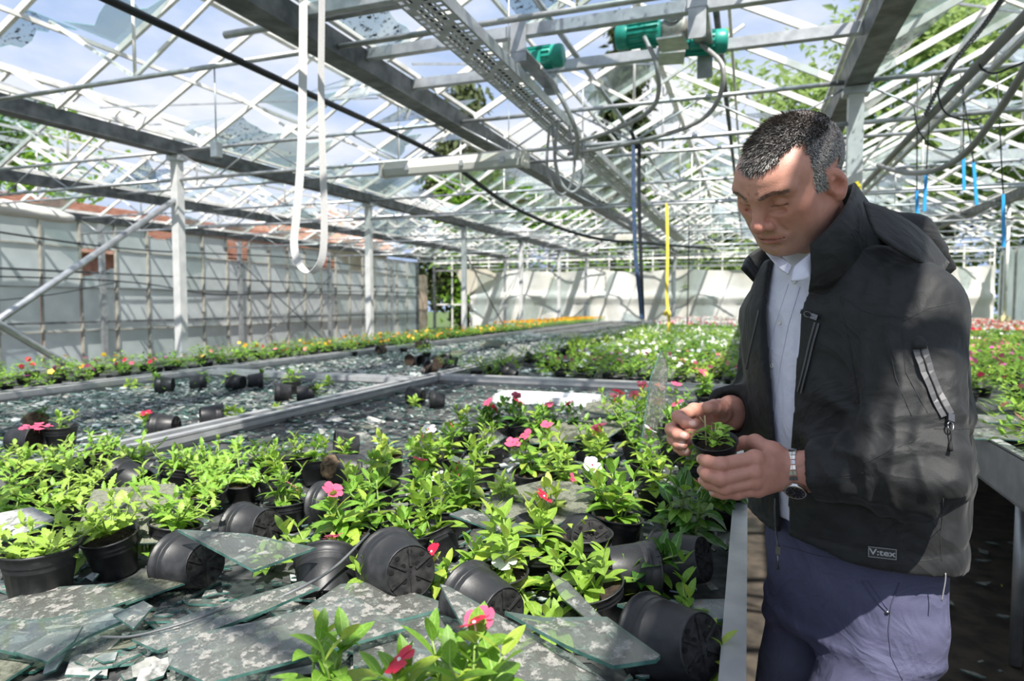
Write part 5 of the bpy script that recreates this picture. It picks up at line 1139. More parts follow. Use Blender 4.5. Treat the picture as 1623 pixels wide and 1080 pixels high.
# ---- head pose
HY, HN, HR = R(-60), R(37), R(9)
HS = .955
HC = np.array([.483, 1.150, 1.609])
HROT = np.array((Matrix.Rotation(HY, 3, 'Z') @ Matrix.Rotation(HN, 3, 'X') @ Matrix.Rotation(HR, 3, 'Y')), dtype=float)
def sst(x, a, b): t = np.clip((x - a) / (b - a), 0, 1); return t * t * (3 - 2 * t)
def head_local(P):
    Q = ((P - HC) @ HROT / V_(HS, HS, HS * .955)).astype(np.float32)
    Q[:, 2] -= .010 * sst(-Q[:, 1], .0, .06) * (1 - sst(Q[:, 2], .045, .095)); return Q
LV_ = np.array([.354, -.935, 0.]); FW = np.array([-.935, -.354, 0.])     # his left, his front
NECK = np.array([.583, 1.212, 1.462])
neck_l = tuple(((NECK - HC) @ HROT) / HS / V_(1, 1, .955))
def mir(Q): A = Q.copy(); A[:, 0] = np.abs(A[:, 0]); return A
EAR_R = rotm(R(14), R(0), R(-20))
def f_head(P):
    Q = head_local(P); A = mir(Q)
    d = ell(Q, (0, .022, .034), (.0765, .0985, .0800))
    d = sm_min(d, ell(Q, (0, -.034, .040), (.0660, .0690, .060)), .03)
    d = sm_min(d, ell(Q, (0, -.030, -.022), (.064, .064, .083)), .03)
    d = sm_min(d, cone(A, (.056, .004, -.046), (.030, -.060, -.094), .021, .021), .025)
    d = sm_min(d, ell(Q, (0, -.074, -.098), (.025, .021, .019)), .022)
    d = sm_min(d, ell(Q, (0, -.026, -.088), (.050, .056, .028)), .025)
    d = sm_min(d, ell(A, (.041, -.058, -.016), (.026, .026, .028)), .022)
    d = sm_min(d, ell(A, (.046, -.040, -.058), (.022, .030, .030)), .025)
    d = sm_min(d, cone(A, (.010, -.0945, .024), (.050, -.075, .030), .0125, .0095), .014)
    d = sm_min(d, ell(Q, (0, -.091, .027), (.014, .010, .010)), .012)
    d = sm_sub(d, sph(A, (.033, -.1015, .004), .0205), .011)
    d = sm_min(d, ell(A, (.0315, -.0775, .0050), (.0160, .0125, .0120)), .003)
    d = sm_sub(d, cone(A, (.018, -.0920, -.0012), (.045, -.0815, .0003), .0019, .0019), .0025)      # closed lid line
    d = sm_sub(d, cone(A, (.016, -.0925, -.0120), (.040, -.0815, -.0135), .0016, .0016), .007)       # under the lower lid
    d = sm_min(d, cone(Q, (0, -.0935, .020), (0, -.1115, -.024), .0080, .0115), .012)
    d = sm_min(d, sph(Q, (0, -.1155, -.0295), .0115), .008)
    d = sm_min(d, ell(A, (.0145, -.1015, -.0330), (.0088, .0120, .0090)), .004)
    d = sm_sub(d, ell(A, (.0078, -.1085, -.0415), (.0048, .0070, .0042)), .002)
    d = sm_min(d, ell(Q, (0, -.081, -.060), (.031, .021, .027)), .02)
    d = sm_min(d, cone(A, (.0215, -.0915, -.0625), (.004, -.1005, -.0590), .0042, .0058), .005)
    d = sm_min(d, cone(A, (.0180, -.0925, -.0690), (.0, -.0990, -.0700), .0045, .0066), .005)
    d = sm_sub(d, cone(A, (.0260, -.0905, -.0655), (0, -.1050, -.0645), .0020, .0026), .003)
    d = sm_sub(d, cone(A, (.021, -.0960, -.0300), (.031, -.0870, -.0540), .0010, .0008), .010)
    d = sm_sub(d, ell(Q, (0, -.0965, -.083), (.018, .006, .004)), .010)
    for x in (-.0055, .0065): d = sm_sub(d, cone(Q, (x, -.1045, .019), (x * 1.3, -.1050, .035), .0012, .0012), .004)   # frown
    for z, y in ((.052, -.0975), (.064, -.0955)): d = sm_sub(d, cone(A, (0, y - .0012, z), (.038, y + .019, z + .002), .0006, .0006), .004)
    # neck, ears
    d = sm_min(d, cone(Q, (0, .030, -.050), neck_l, .055, .062), .025)
    E = A - V_(.0765, .010, -.006); E = E @ EAR_R
    e = ell(E, (.004, 0, 0), (.0070, .0200, .0320))
    e = sm_sub(e, ell(E, (.0110, -.003, -.002), (.0085, .0105, .0150)), .003)
    e = sm_sub(e, cone(E, (.0105, .0085, -.006), (.0105, -.002, .0205), .0030, .0034), .002)
    e = sm_min(e, cone(E, (.006, .012, -.008), (.006, .006, .016), .0032, .0030), .004)
    e = sm_min(e, ell(E, (.004, -.006, -.026), (.0060, .0095, .0105)), .006)
    e = sm_min(e, sph(E, (.004, -.0145, -.004), .0050), .005)
    d = sm_min(d, e, .006)
    return d * HS
# ---- hands: joint chains (place in the photo's axes), thicknesses
def chain(*j): return [vp(*p) for p in j]
LH = dict(
    index=(chain((1196, 727, 1.060), (1143, 736, 1.040), (1121, 732, 1.058), (1112, 728, 1.082)), (.0125, .0110, .0100, .0088)),
    middle=(chain((1193, 747, 1.056), (1141, 760, 1.036), (1120, 753, 1.056), (1113, 746, 1.080)), (.0125, .0112, .0100, .0088)),
    ring=(chain((1195, 763, 1.058), (1148, 774, 1.042), (1125, 768, 1.060), (1114, 762, 1.082)), (.0118, .0106, .0095, .0083)),
    little=(chain((1201, 776, 1.066), (1168, 783, 1.056), (1145, 783, 1.062), (1131, 781, 1.074)), (.0108, .0092, .0085, .0075)),
    thumb=(chain((1224, 718, 1.098), (1197, 701, 1.120), (1180, 702, 1.135), (1166, 708, 1.142)), (.0165, .0130, .0112, .0095)))
LW = vp(1252, 748, 1.092); LE = (.606, .985, 1.150); LS = (.645, 1.070, 1.388)
RH = dict(
    index=(chain((1100, 651, 1.245), (1075, 661, 1.205), (1087, 670, 1.180), (1100, 673, 1.166)), (.0125, .0112, .0100, .0088)),
    middle=(chain((1092, 665, 1.248), (1064, 681, 1.205), (1074, 689, 1.180), (1086, 692, 1.166)), (.0125, .0112, .0100, .0088)),
    ring=(chain((1094, 680, 1.250), (1067, 697, 1.208), (1074, 704, 1.184), (1083, 706, 1.172)), (.0118, .0104, .0094, .0082)),
    little=(chain((1100, 692, 1.250), (1075, 710, 1.212), (1081, 715, 1.190), (1089, 717, 1.178)), (.0105, .0090, .0082, .0072)),
    thumb=(chain((1143, 655, 1.262), (1141, 645, 1.212), (1132, 645, 1.180), (1122, 646, 1.160)), (.0165, .0140, .0125, .0110)))
RW = vp(1158, 655, 1.300); RE = (.560, 1.450, 1.150); RS = (.566, 1.375, 1.385)
def f_hand(P, Hd, W, E):
    mcp = {k: np.array(v[0][0]) for k, v in Hd.items()}; W = np.array(W); d = None
    for k in ('index', 'middle', 'ring', 'little'):          # the palm: tapering rays from the wrist
        side = (mcp['index'] - mcp['little']) * {'index': .34, 'middle': .12, 'ring': -.12, 'little': -.34}[k]
        c = cone(P, W + side * .62, mcp[k], .0150, .0135); d = c if d is None else sm_min(d, c, .014)
    d = sm_min(d, cone(P, W + (mcp['index'] - mcp['little']) * .2, Hd['thumb'][0][0], .017, .0165), .016)
    d = sm_min(d, cone(P, Hd['thumb'][0][0], mcp['index'] * .6 + W * .4, .013, .010), .014)
    for k, (J, rr_) in Hd.items():
        f = None
        for i in range(3):
            c = cone(P, J[i], J[i + 1], rr_[i], rr_[i + 1]); f = c if f is None else sm_min(f, c, .003)
            if i < 2: f = sm_min(f, sph(P, J[i + 1], rr_[i + 1] * 1.05), .004)
        d = sm_min(d, f, .005 if k != 'thumb' else .007)
        d = sm_min(d, sph(P, J[0], rr_[0] * 1.06), .006)
    E = np.array(E); u = (E - W) / np.linalg.norm(E - W)
    w = (mcp['index'] - mcp['little']); w = w / np.linalg.norm(w)
    d = sm_min(d, cone(P, W + w * .012, W + u * .12 + w * .012, .022, .030), .014); d = sm_min(d, cone(P, W - w * .012, W + u * .12 - w * .012, .022, .030), .014)
    return d
# ---- trunk: stacked ovals in his own axes
SECT = np.array([  # height, front-back half, side half, centre x, centre y
    (.70, .120, .165, .640, 1.215), (.86, .132, .175, .638, 1.212), (1.00, .138, .180, .634, 1.212), (1.16, .140, .188, .628, 1.215), (1.30, .138, .192, .618, 1.218), (1.39, .126, .185, .604, 1.218), (1.46, .095, .130, .590, 1.215), (1.53, .062, .070, .575, 1.208)])
def trunk(P, grow=0.):
    z = P[:, 2]; a, b, cx, cy = [np.interp(z, SECT[:, 0], SECT[:, i]) for i in (1, 2, 3, 4)]
    x = P[:, 0] - cx; y = P[:, 1] - cy; u = x * LV_[0] + y * LV_[1]; w = x * FW[0] + y * FW[1]
    a = a + grow; b = b + grow; k = (np.abs(u / b) ** 2.15 + np.abs(w / a) ** 2.15) ** (1 / 2.15)
    return (k - 1) * np.minimum(a, b) * .92, u, w
HIPL, HIPR = (.660, 1.125, .84), (.628, 1.300, .86)
KNL, KNR = (.515, 1.100, .47), (.545, 1.275, .48); ANL, ANR = (.540, 1.110, .09), (.580, 1.285, .09)
def f_body_hidden(P):
    d, u, w = trunk(P, -.040); d = np.maximum(d, P[:, 2] - 1.50)
    d = np.maximum(d, .86 - P[:, 2])
    for a, b, c in ((LS, LE, LW), (RS, RE, RW)):
        d = sm_min(d, cone(P, a, b, .052, .042), .04); d = sm_min(d, cone(P, b, c, .042, .028), .02)
    for h, k, n in ((HIPL, KNL, ANL), (HIPR, KNR, ANR)):
        d = sm_min(d, cone(P, h, k, .060, .045), .03); d = sm_min(d, cone(P, k, n, .045, .032), .02)
    d = sm_min(d, cone(P, NECK, NECK - FW * .01 + np.array([0, 0, .06]), .056, .054), .03)
    return d
SKIN = np.array([.57, .285, .215])
def skin_tint(vs, kind):
    n = len(vs); col = np.tile(SKIN, (n, 1)); P = vs.astype(np.float32)
    def paint(m, c): nonlocal col; m = np.clip(m, 0, 1)[:, None]; col = col * (1 - m) + np.array(c) * m
    if kind == 'head':
        Q = head_local(P); A = mir(Q); g = lambda c, r: np.exp(-(((A - V_(*c)) / V_(*r)) ** 2).sum(1))
        paint(.55 * g((.045, -.06, -.015), (.03, .03, .025)), (.60, .22, .16)); paint(.6 * g((0, -.115, -.03), (.018, .02, .018)), (.58, .20, .15))
        paint(.7 * g((.085, .01, -.005), (.02, .03, .04)), (.62, .24, .18)); paint(.35 * g((0, -.09, .06), (.06, .04, .035)), (.62, .31, .22))
        paint(.55 * np.clip((-.045 - Q[:, 2]) / .03, 0, 1) * (Q[:, 1] < .02) * (Q[:, 2] > -.14), (.36, .22, .17))      # shaved beard
        paint(.35 * g((0, -.098, -.05), (.03, .012, .008)), (.36, .22, .17))
        lip = np.maximum(g((.008, -.099, -.0605), (.018, .012, .0042)), g((.007, -.098, -.0695), (.017, .012, .0048))); paint(.85 * lip, (.46, .14, .125)); paint(.7 * np.exp(-((A[:, 2] + .0648) / .0014) ** 2) * (A[:, 0] < .026) * (A[:, 1] < -.08), (.16, .05, .045))
        paint(.85 * np.exp(-((A[:, 2] + .0007 - .04 * (A[:, 0] - .03)) / .0016) ** 2) * (np.abs(A[:, 0] - .031) < .0145) * (A[:, 1] < -.07), (.06, .035, .03))   # lashes
    else:
        Hd = LH if kind == 'left' else RH
        for k, (J, rr_) in Hd.items():
            J = [np.array(j) for j in J]
            for i in (1, 2): paint(.4 * np.exp(-((P - J[i]) ** 2).sum(1) / .012 ** 2), (.55, .21, .16))
            paint(.35 * np.exp(-((P - J[0]) ** 2).sum(1) / .014 ** 2), (.56, .23, .17)); paint(.35 * np.exp(-((P - J[3]) ** 2).sum(1) / .012 ** 2), (.60, .24, .19))
            t = J[3] - J[2]; t = t / np.linalg.norm(t)
            # the nail sits on the outer side of the bend
            b = (J[1] - J[0]) / np.linalg.norm(J[1] - J[0]); o = b - t * (b @ t); o = o / (np.linalg.norm(o) + 1e-9)
            if kind == 'right': o = np.array([.1, -1., .25]); o = o - t * (o @ t); o = o / np.linalg.norm(o)
            if kind == 'left' and k == 'little': o = np.array([0, -1., .3]); o = o - t * (o @ t); o = o / np.linalg.norm(o)
            c = J[3] + o * rr_[3] * .95 + t * .002; s = np.cross(t, o); q = P - c
            m = ((q @ t) / .0068) ** 2 + ((q @ s) / .0056) ** 2 + ((q @ o) / .0040) ** 2
            if not (k == 'thumb'): paint(np.clip((1.25 - m) * 5, 0, 1), (.66, .42, .36))
    return col
def f_lh(P): return f_hand(P, LH, LW, LE)
def f_rh(P): return f_hand(P, RH, RW, RE)
allv, allf, allt = [], [], []; nv = 0
def bb(pts, pad): a = np.array(pts); return a.min(0) - pad, a.max(0) + pad
def add_skin(fn, lo, hi, h, kind, sm=1):
    global nv
    v, f = skin(fn, lo, hi, h); v = relax(v, f, sm, .4); allv.append(v); allf.append(f + nv); allt.append(skin_tint(v, kind) if kind else np.tile(SKIN, (len(v), 1))); nv += len(v); return v, f
hv, hf = add_skin(f_head, HC - np.array([.15, .15, .19]), HC + np.array([.17, .17, .15]), .0021, 'head')
lo, hi = bb([j for J, _ in LH.values() for j in J] + [LW], .03); hi[0] += .05; add_skin(f_lh, lo, hi, .0016, 'left')
lo, hi = bb([j for J, _ in RH.values() for j in J] + [RW], .03); hi[0] += .05; hi[1] += .05; add_skin(f_rh, lo, hi, .0016, 'right')
add_skin(f_body_hidden, (.35, .85, .02), (.85, 1.60, 1.56), .011, None)
SKINM = tintmat('skin', .46, .12, .25, 420)
man = link(bpy.data.objects.new('person', np_mesh('person', to_world(np.concatenate(allv)), np.concatenate(allf), SKINM, tint=np.concatenate(allt))))
tag(man, 'man in black zip jacket, white shirt and blue trousers, looking down at a small pot', 'person')

# ---- short greying hair: a close shell and thousands of cut strands
def hair_mask(Q):
    x, y, z = np.abs(Q[:, 0]), Q[:, 1], Q[:, 2]
    top = np.interp(x, [0, .022, .036, .050, .062], [-.100, -.098, -.060, -.020, -.022])     # forelock, receding temples
    side = np.interp(z, [-.02, .0, .03, .055, .08], [-.030, -.038, -.041, -.036, -.026])
    front = np.where(z > .085, top, np.where(z > .07, top + (side - top) * (.085 - z) / .015, side))
    front = np.where((x < .040) & (z < .085), -.118 + (.082 - z) * 3. + np.maximum(0, x - .008) * 1.5, front)
    low = np.interp(y, [-.045, -.012, .0, .02, .04, .06, .1], [-.002, -.008, .012, .030, .0, -.05, -.06])
    return np.minimum(y - front, z - low)
Q = head_local(hv.astype(np.float32)); A0 = mir(Q)
notear = ~((np.abs(Q[:, 0]) > .0755) & (Q[:, 1] > -.012) & (Q[:, 1] < .036) & (Q[:, 2] < .034))
def hr_noise(n): return np.random.RandomState(9).random(n)
msk = hair_mask(Q) + .002 * wob(Q, 300, 3)
nrm = np.zeros_like(hv); fn_ = np.cross(hv[hf[:, 2]] - hv[hf[:, 0]], hv[hf[:, 3]] - hv[hf[:, 1]])
for i in range(4): np.add.at(nrm, hf[:, i], fn_)
nrm /= np.linalg.norm(nrm, axis=1)[:, None] + 1e-12
ok = (msk > .0035 * hr_noise(len(hv))) & notear & (Q[:, 2] > -.062)
thick = np.clip(msk / .02, 0, 1) * (.0018 + .0035 * np.clip((Q[:, 2] - .06) / .05, 0, 1)) + .0006 * wob(Q, 500, 8)
keep = (ok & (msk > .005))[hf].all(1); sv = hv + nrm * thick[:, None]
used = np.unique(hf[keep]); remap = -np.ones(len(hv), int); remap[used] = np.arange(len(used))
def hair_col(Q, r):
    grey = np.clip(.75 - (Q[:, 2] - .03) / .10, .1, .9) + .25 * np.clip((-.05 - Q[:, 1]) / .03, 0, 1); n = len(Q); u = r.random(n)
    dark = np.array([.070, .064, .062]); brown = np.array([.125, .084, .062]); pale = np.array([.50, .48, .46])
    base = np.where((np.clip((Q[:, 1] + .02) / .05, 0, 1) * r.random(n) > .45)[:, None], brown, dark)  # brown towards the crown and back: shade there put into the hair colour
    return np.where((u < .24 + grey * .60)[:, None], pale * (.5 + .5 * r.random(n))[:, None], base)
hr = np.random.RandomState(4)
cs = hair_col(Q[used], hr) * .7
HAIRM = tintmat('hair', .45, 0, 0, spec=.35)
hair = part('hair', np_mesh('hair', to_world(sv[used]), remap[hf[keep]], HAIRM, tint=cs), man, label='short greying hair')
cand = np.where(ok)[0]; N = 15000; pick = hr.choice(cand, N); q = Q[pick]
L_ = .0050 + .012 * np.clip((q[:, 2] - .065) / .045, 0, 1) * (q[:, 1] < .05) + .003 * hr.random(N)
comb = np.stack([.15 * q[:, 0] / .07, np.where(q[:, 2] > .07, -.9, .25), np.where(q[:, 2] > .07, .12, -.8)], 1) + hr.normal(size=(N, 3)) * .22
comb[:, 2] -= np.clip((-.04 - q[:, 1]) / .03, 0, 1) * .9
cw = comb @ HROT.T; nn = nrm[pick]; t = cw - nn * (cw * nn).sum(1)[:, None]; t /= np.linalg.norm(t, axis=1)[:, None]
lift = np.clip(.30 + .3 * (q[:, 2] > .08) + hr.normal(size=N) * .12, .1, .9)[:, None]
d = t * (1 - lift * .5) + nn * lift; s = np.cross(d, nn); s /= np.linalg.norm(s, axis=1)[:, None] + 1e-9
root = hv[pick] + nn * (thick[pick] * .55)[:, None]; wd = (.00042 * (1 + .5 * hr.random(N)))[:, None]
p1 = root + d * (L_ * .55)[:, None]; p2 = root + d * L_[:, None] - nn * (L_ * .10)[:, None]
S = np.stack([root - s * wd, root + s * wd, p1 + s * wd * .8, p1 - s * wd * .8, p2 + s * wd * .3, p2 - s * wd * .3], 1).reshape(-1, 3)
b = (np.arange(N) * 6)[:, None]; FS = np.concatenate([b + np.array([[0, 1, 2, 3]]), b + np.array([[3, 2, 4, 5]])])
cs = np.repeat(hair_col(q, hr), 6, 0)
strands = part('hair_strands', np_mesh('hair_strands', to_world(S), FS, HAIRM, tint=cs), hair); stuff(strands)
# eyebrows
eb = np.where((np.abs(A0[:, 2] - np.interp(A0[:, 0], [.01, .03, .052], [.025, .032, .028])) < .0036) & (A0[:, 0] > .010) & (A0[:, 0] < .053) & (A0[:, 1] < -.055))[0]
N = 480; pick = hr.choice(eb, N); q = Q[pick]; sg = np.sign(q[:, 0])
t = (np.stack([sg, .3 * np.ones(N), .15 * np.ones(N)], 1) + hr.normal(size=(N, 3)) * .25) @ HROT.T; nn = nrm[pick]; t = t - nn * (t * nn).sum(1)[:, None]; t /= np.linalg.norm(t, axis=1)[:, None]
d = t + nn * .25; s = np.cross(d, nn); s /= np.linalg.norm(s, axis=1)[:, None]; root = hv[pick]; L_ = (.005 + .003 * hr.random(N))[:, None]; wd = .00022
S = np.stack([root - s * wd, root + s * wd, root + d * L_ + s * wd * .3, root + d * L_ - s * wd * .3], 1).reshape(-1, 3)
stuff(part('eyebrow_hairs', np_mesh('eyebrow_hairs', to_world(S), (np.arange(N) * 4)[:, None] + np.arange(4)[None], HAIRM, tint=np.repeat(np.where(hr.random(N)[:, None] < .3, [[.24, .20, .18]], [[.13, .085, .065]]), 4, 0)), man))
# ================================================================ his clothes
JK = mat('black_shell_fabric', (.0075, .008, .009), .62, 0, (.013, .0138, .015), 60, detail=6, bump=.35, bscale=900, spec=.45, sheen=.08)
def crumple(m, scale, strength, dist):
    t = m.node_tree; p = next(n for n in t.nodes if n.type == 'BSDF_PRINCIPLED'); old = p.inputs['Normal'].links[0].from_socket
    c = t.nodes.new('ShaderNodeTexCoord').outputs['Object']; n = mk(t, 'ShaderNodeTexNoise', Scale=scale, Detail=3., Distortion=1.2); t.links.new(c, n.inputs['Vector'])
    r = ramp(t, n.outputs['Fac'], (.30, (0, 0, 0)), (.5, (1, 1, 1)), (.70, (0, 0, 0)))
    b = mk(t, 'ShaderNodeBump', Strength=strength, Distance=dist); t.links.new(r.outputs['Color'], b.inputs['Height']); t.links.new(old, b.inputs['Normal']); t.links.new(b.outputs['Normal'], p.inputs['Normal'])
crumple(JK, 8, .26, .012)
JK2 = mat('black_lining', (.006, .006, .007), .8)
SHIRT = mat('white_shirt_cotton', (.66, .67, .80), .8, 0, (.72, .73, .85), 30, bump=.25, bscale=700)
TROUS = mat('slate_blue_cotton', (.060, .062, .118), .85, 0, (.085, .087, .155), 9, detail=7, bump=.4, bscale=800)
crumple(TROUS, 9, .35, .010); crumple(SHIRT, 14, .25, .006)
SEAM = mat('jacket_seam', (.028, .029, .031), .8); TSEAM = mat('trouser_seam', (.062, .064, .118), .9); ZIPM = mat('zip_tape', (.085, .085, .09), .42, .2); ZIPT = mat('gunmetal', (.16, .16, .17), .3, .9); STEEL = mat('polished_steel', (.62, .62, .62), .18, 1.)
LWa, LEa = np.array(LW), np.array(LE); RWa, REa = np.array(RW), np.array(RE)
uL = (LEa - LWa) / np.linalg.norm(LEa - LWa); uR = (REa - RWa) / np.linalg.norm(REa - RWa)
CUFL = LWa + uL * .036; CUFR = RWa + uR * .000
OPZ = [.85, .95, 1.12, 1.25, 1.40, 1.47, 1.52]; OPL = [.004, .002, .014, .032, .050, .062, .075]; OPR = [-.022, -.022, -.030, -.036, -.046, -.060, -.075]
def ridge(P, s, seed): return np.clip(1 - np.abs(wob(P, s, seed)) * 2.2, 0, 1) ** 2
def f_jacket(P):
    t, u, w = trunk(P, .014); z = P[:, 2]
    t = np.maximum(t, z - 1.485)
    t = sm_min(t, cone(P, NECK + LV_ * .05 + np.array([0, 0, -.015]), np.array(LS) + np.array([0, 0, .004]), .060, .070), .05)
    t = sm_min(t, cone(P, NECK - LV_ * .05 + np.array([0, 0, -.015]), np.array(RS) + np.array([0, 0, .004]), .060, .066), .05)
    t = t + .0045 * wob(P * V_(1, 1, .55), 16, 2) - .006 * ridge(P * V_(1, 1, .4), 13, 5) * np.clip((1.40 - z) / .1, 0, 1) * np.clip((z - 1.0) / .05, 0, 1)
    ph = (u * 30 - w * 22 + z * 62) + 2.2 * wob(P, 12, 61)
    t = t - .0055 * ((.5 + .5 * np.sin(ph)) ** 3 - .3) * np.exp(-((z - 1.17) / .13) ** 2) * np.clip((u + .02) / .08, 0, 1)
    t = t + .0018 * np.exp(-((z - 1.002) / .0025) ** 2) - .0022 * np.exp(-((z - .979) / .016) ** 2)
    slot = np.maximum(np.maximum(u - np.interp(z, OPZ, OPL), np.interp(z, OPZ, OPR) - u), -w)
    inn, _, _ = trunk(P, .001); inn = np.maximum(inn, z - 1.60)
    t = np.maximum(np.maximum(t, -inn), -slot)
    hem = .966 + .020 * (w / .16) - .008 * (u / .2) + .004 * np.sin(u * 40)
    t = np.maximum(t, hem - z)
    out = t
    for sgn, S, E, W, C, ua in ((1, LS, LEa, LWa, CUFL, uL), (-1, RS, REa, RWa, CUFR, uR)):
        S = np.array(S); a = cone(P, S, E, .079 if sgn > 0 else .070, .071); f = cone(P, E, C - ua * .01, .069, .047 if sgn > 0 else .054)
        q = ((P - E) @ (S - E)) / np.linalg.norm(S - E); e = np.exp(-(np.linalg.norm(P - E, axis=1) / .16) ** 2)
        mid = np.array(E) + (W - E) * .35; em = np.exp(-(np.linalg.norm(P - mid, axis=1) / .13) ** 2)
        arm = sm_min(a, f, .045)
        arm = arm - .008 * (ridge(P * V_(.6, .6, 1.) + V_(.3, .1, 0), 15, 11 + sgn) - .35) * np.clip(e + em, 0, 1) + .005 * wob(P, 19, 21) * (.35 + e) - .006 * ridge(P, 17, 33) * np.exp(-(np.linalg.norm(P - (S + (E - S) * .1), axis=1) / .14) ** 2)
        for (b0, b1, amp, fq) in ((E, C, .0060, 150), (E, S, .0045, 120)):       # creases across the sleeve
            ab = b1 - b0; Ls = np.linalg.norm(ab); tt = (P - b0) @ (ab / Ls); rd = (P - b0) - tt[:, None] * (ab / Ls)
            ph = tt * fq + 2.6 * wob(P, 16, 51 + sgn) + 16 * (rd @ V_(.6, .2, .7))
            env = np.exp(-((tt - .03) / .085) ** 2) + (.45 * np.exp(-((tt - .19) / .05) ** 2) if fq == 150 else 0)
            arm = arm - amp * env * ((.5 + .5 * np.sin(ph)) ** 2 - .4)
        k = (P - C) @ ua                                     # gathered cuff, open at the wrist
        arm = arm + .003 * np.exp(-((k - .042) / .004) ** 2)
        arm = np.maximum(arm, -k); hole = cone(P, W - ua * .05, W + ua * .09, .038 if sgn > 0 else .045, .036); arm = np.maximum(arm, -hole)
        out = sm_min(out, arm, .020)
    return out
jv, jf = skin(f_jacket, (.30, .82, .86), (.86, 1.58, 1.56), .0042); jv = relax(jv, jf, 2, .45)
jacket = part('jacket', np_mesh('jacket', to_world(jv), jf, JK), man, label='black zip-up jacket')
def bvh(vs, fs): return BVHTree.FromPolygons([tuple(v) for v in to_world(vs)], [tuple(int(i) for i in f) for f in fs])
JB = bvh(jv, jf)
CAMP = Vector((0, 0, H))
def on(tree, px, py, lift=.001):
    """the point of a surface seen at this place of the photograph, and the surface's direction there"""
    d = (dp(px, py, 1.) - CAMP).normalized(); r = tree.ray_cast(CAMP, d)
    if r[0] is None: return dp(px, py, 1.1), -d
    n = r[1].normalized(); n = n if n.dot(d) < 0 else -n
    return r[0] + n * lift, n
def seam(name, tree, px, parent, m, r=.0006, n=5, lift=.0004, lab=None):
    pts = []
    for a, b in zip(px[:-1], px[1:]): pts += [on(tree, a[0] + (b[0] - a[0]) * i / n, a[1] + (b[1] - a[1]) * i / n, lift)[0] for i in range(n)]
    pts.append(on(tree, *px[-1], lift)[0]); pts = [p for i, p in enumerate(pts) if i == 0 or (p - pts[i - 1]).length < .06]
    return part(name, MB().tube(pts, r, 4).mesh(name, m), parent, label=lab)
def ribbon(tree, px, w, lift, n=6):
    P = []
    for a, b in zip(px[:-1], px[1:]): P += [on(tree, a[0] + (b[0] - a[0]) * i / n, a[1] + (b[1] - a[1]) * i / n, lift) for i in range(n)]
    P.append(on(tree, *px[-1], lift)); vs = []; k = len(P)
    for i, (p, nn) in enumerate(P):
        t = (P[min(i + 1, k - 1)][0] - P[max(i - 1, 0)][0]).normalized(); s = t.cross(nn).normalized()
        vs += [p - s * w / 2 - nn * .001, p - s * w / 2, p + s * w / 2, p + s * w / 2 - nn * .001]
    return vs, [(i * 4 + j, i * 4 + j + 1, i * 4 + j + 5, i * 4 + j + 4) for i in range(k - 1) for j in range(3)], P

def loft(name, rows, m, parent, th=.005, sub=4, label=None):
    """sheet through rows of points, given a real thickness"""
    rows = [spline([Vector(p) for p in r], sub) for r in rows]; cols = list(zip(*rows)); grid = [spline(c, 4) for c in cols]
    nu, nw = len(grid), len(grid[0]); vs = [p for c in grid for p in c]
    nn = []
    for i in range(nu):
        for j in range(nw):
            a = grid[min(i + 1, nu - 1)][j] - grid[max(i - 1, 0)][j]; b = grid[i][min(j + 1, nw - 1)] - grid[i][max(j - 1, 0)]; c = a.cross(b); nn.append(c.normalized() if c.length > 1e-9 else Vector((0, 0, 1)))
    k = len(vs); vs2 = vs + [v + n * th for v, n in zip(vs, nn)]
    q = lambda i, j: i * nw + j
    fs = [(q(i, j), q(i + 1, j), q(i + 1, j + 1), q(i, j + 1)) for i in range(nu - 1) for j in range(nw - 1)]
    fs += [tuple(k + v for v in f[::-1]) for f in fs]
    for i in range(nu - 1): fs += [(q(i, 0), k + q(i, 0), k + q(i + 1, 0), q(i + 1, 0)), (q(i + 1, nw - 1), k + q(i + 1, nw - 1), k + q(i, nw - 1), q(i, nw - 1))]
    for j in range(nw - 1): fs += [(q(0, j + 1), k + q(0, j + 1), k + q(0, j), q(0, j)), (q(nu - 1, j), k + q(nu - 1, j), k + q(nu - 1, j + 1), q(nu - 1, j + 1))]
    return part(name, MB().add(vs2, fs, 0, True).mesh(name, m), parent, label=label)
# stand-up collar, open at the front, springing away on his far side
bot = [dp(*p) for p in ((1281, 462, 1.105), (1320, 452, 1.095), (1370, 425, 1.100), (1398, 385, 1.19), (1390, 362, 1.29), (1325, 385, 1.37), (1248, 415, 1.39), (1212, 455, 1.345), (1217, 468, 1.30))]
midr = [dp(*p) for p in ((1286, 425, 1.090), (1316, 405, 1.075), (1354, 374, 1.090), (1374, 338, 1.170), (1370, 330, 1.28), (1310, 352, 1.355), (1240, 392, 1.38), (1199, 425, 1.355), (1199, 446, 1.295))]
top = [dp(*p) for p in ((1285, 387, 1.085), (1311, 363, 1.070), (1338, 328, 1.095), (1350, 299, 1.17), (1343, 296, 1.27), (1290, 335, 1.34), (1232, 378, 1.37), (1192, 401, 1.36), (1178, 424, 1.29))]
loft('collar', [bot, midr, top], JK, man, .006, label='stand-up jacket collar')
seamc = [p + Vector((0, 0, -.006)) for p in spline(top[:5], 5)]
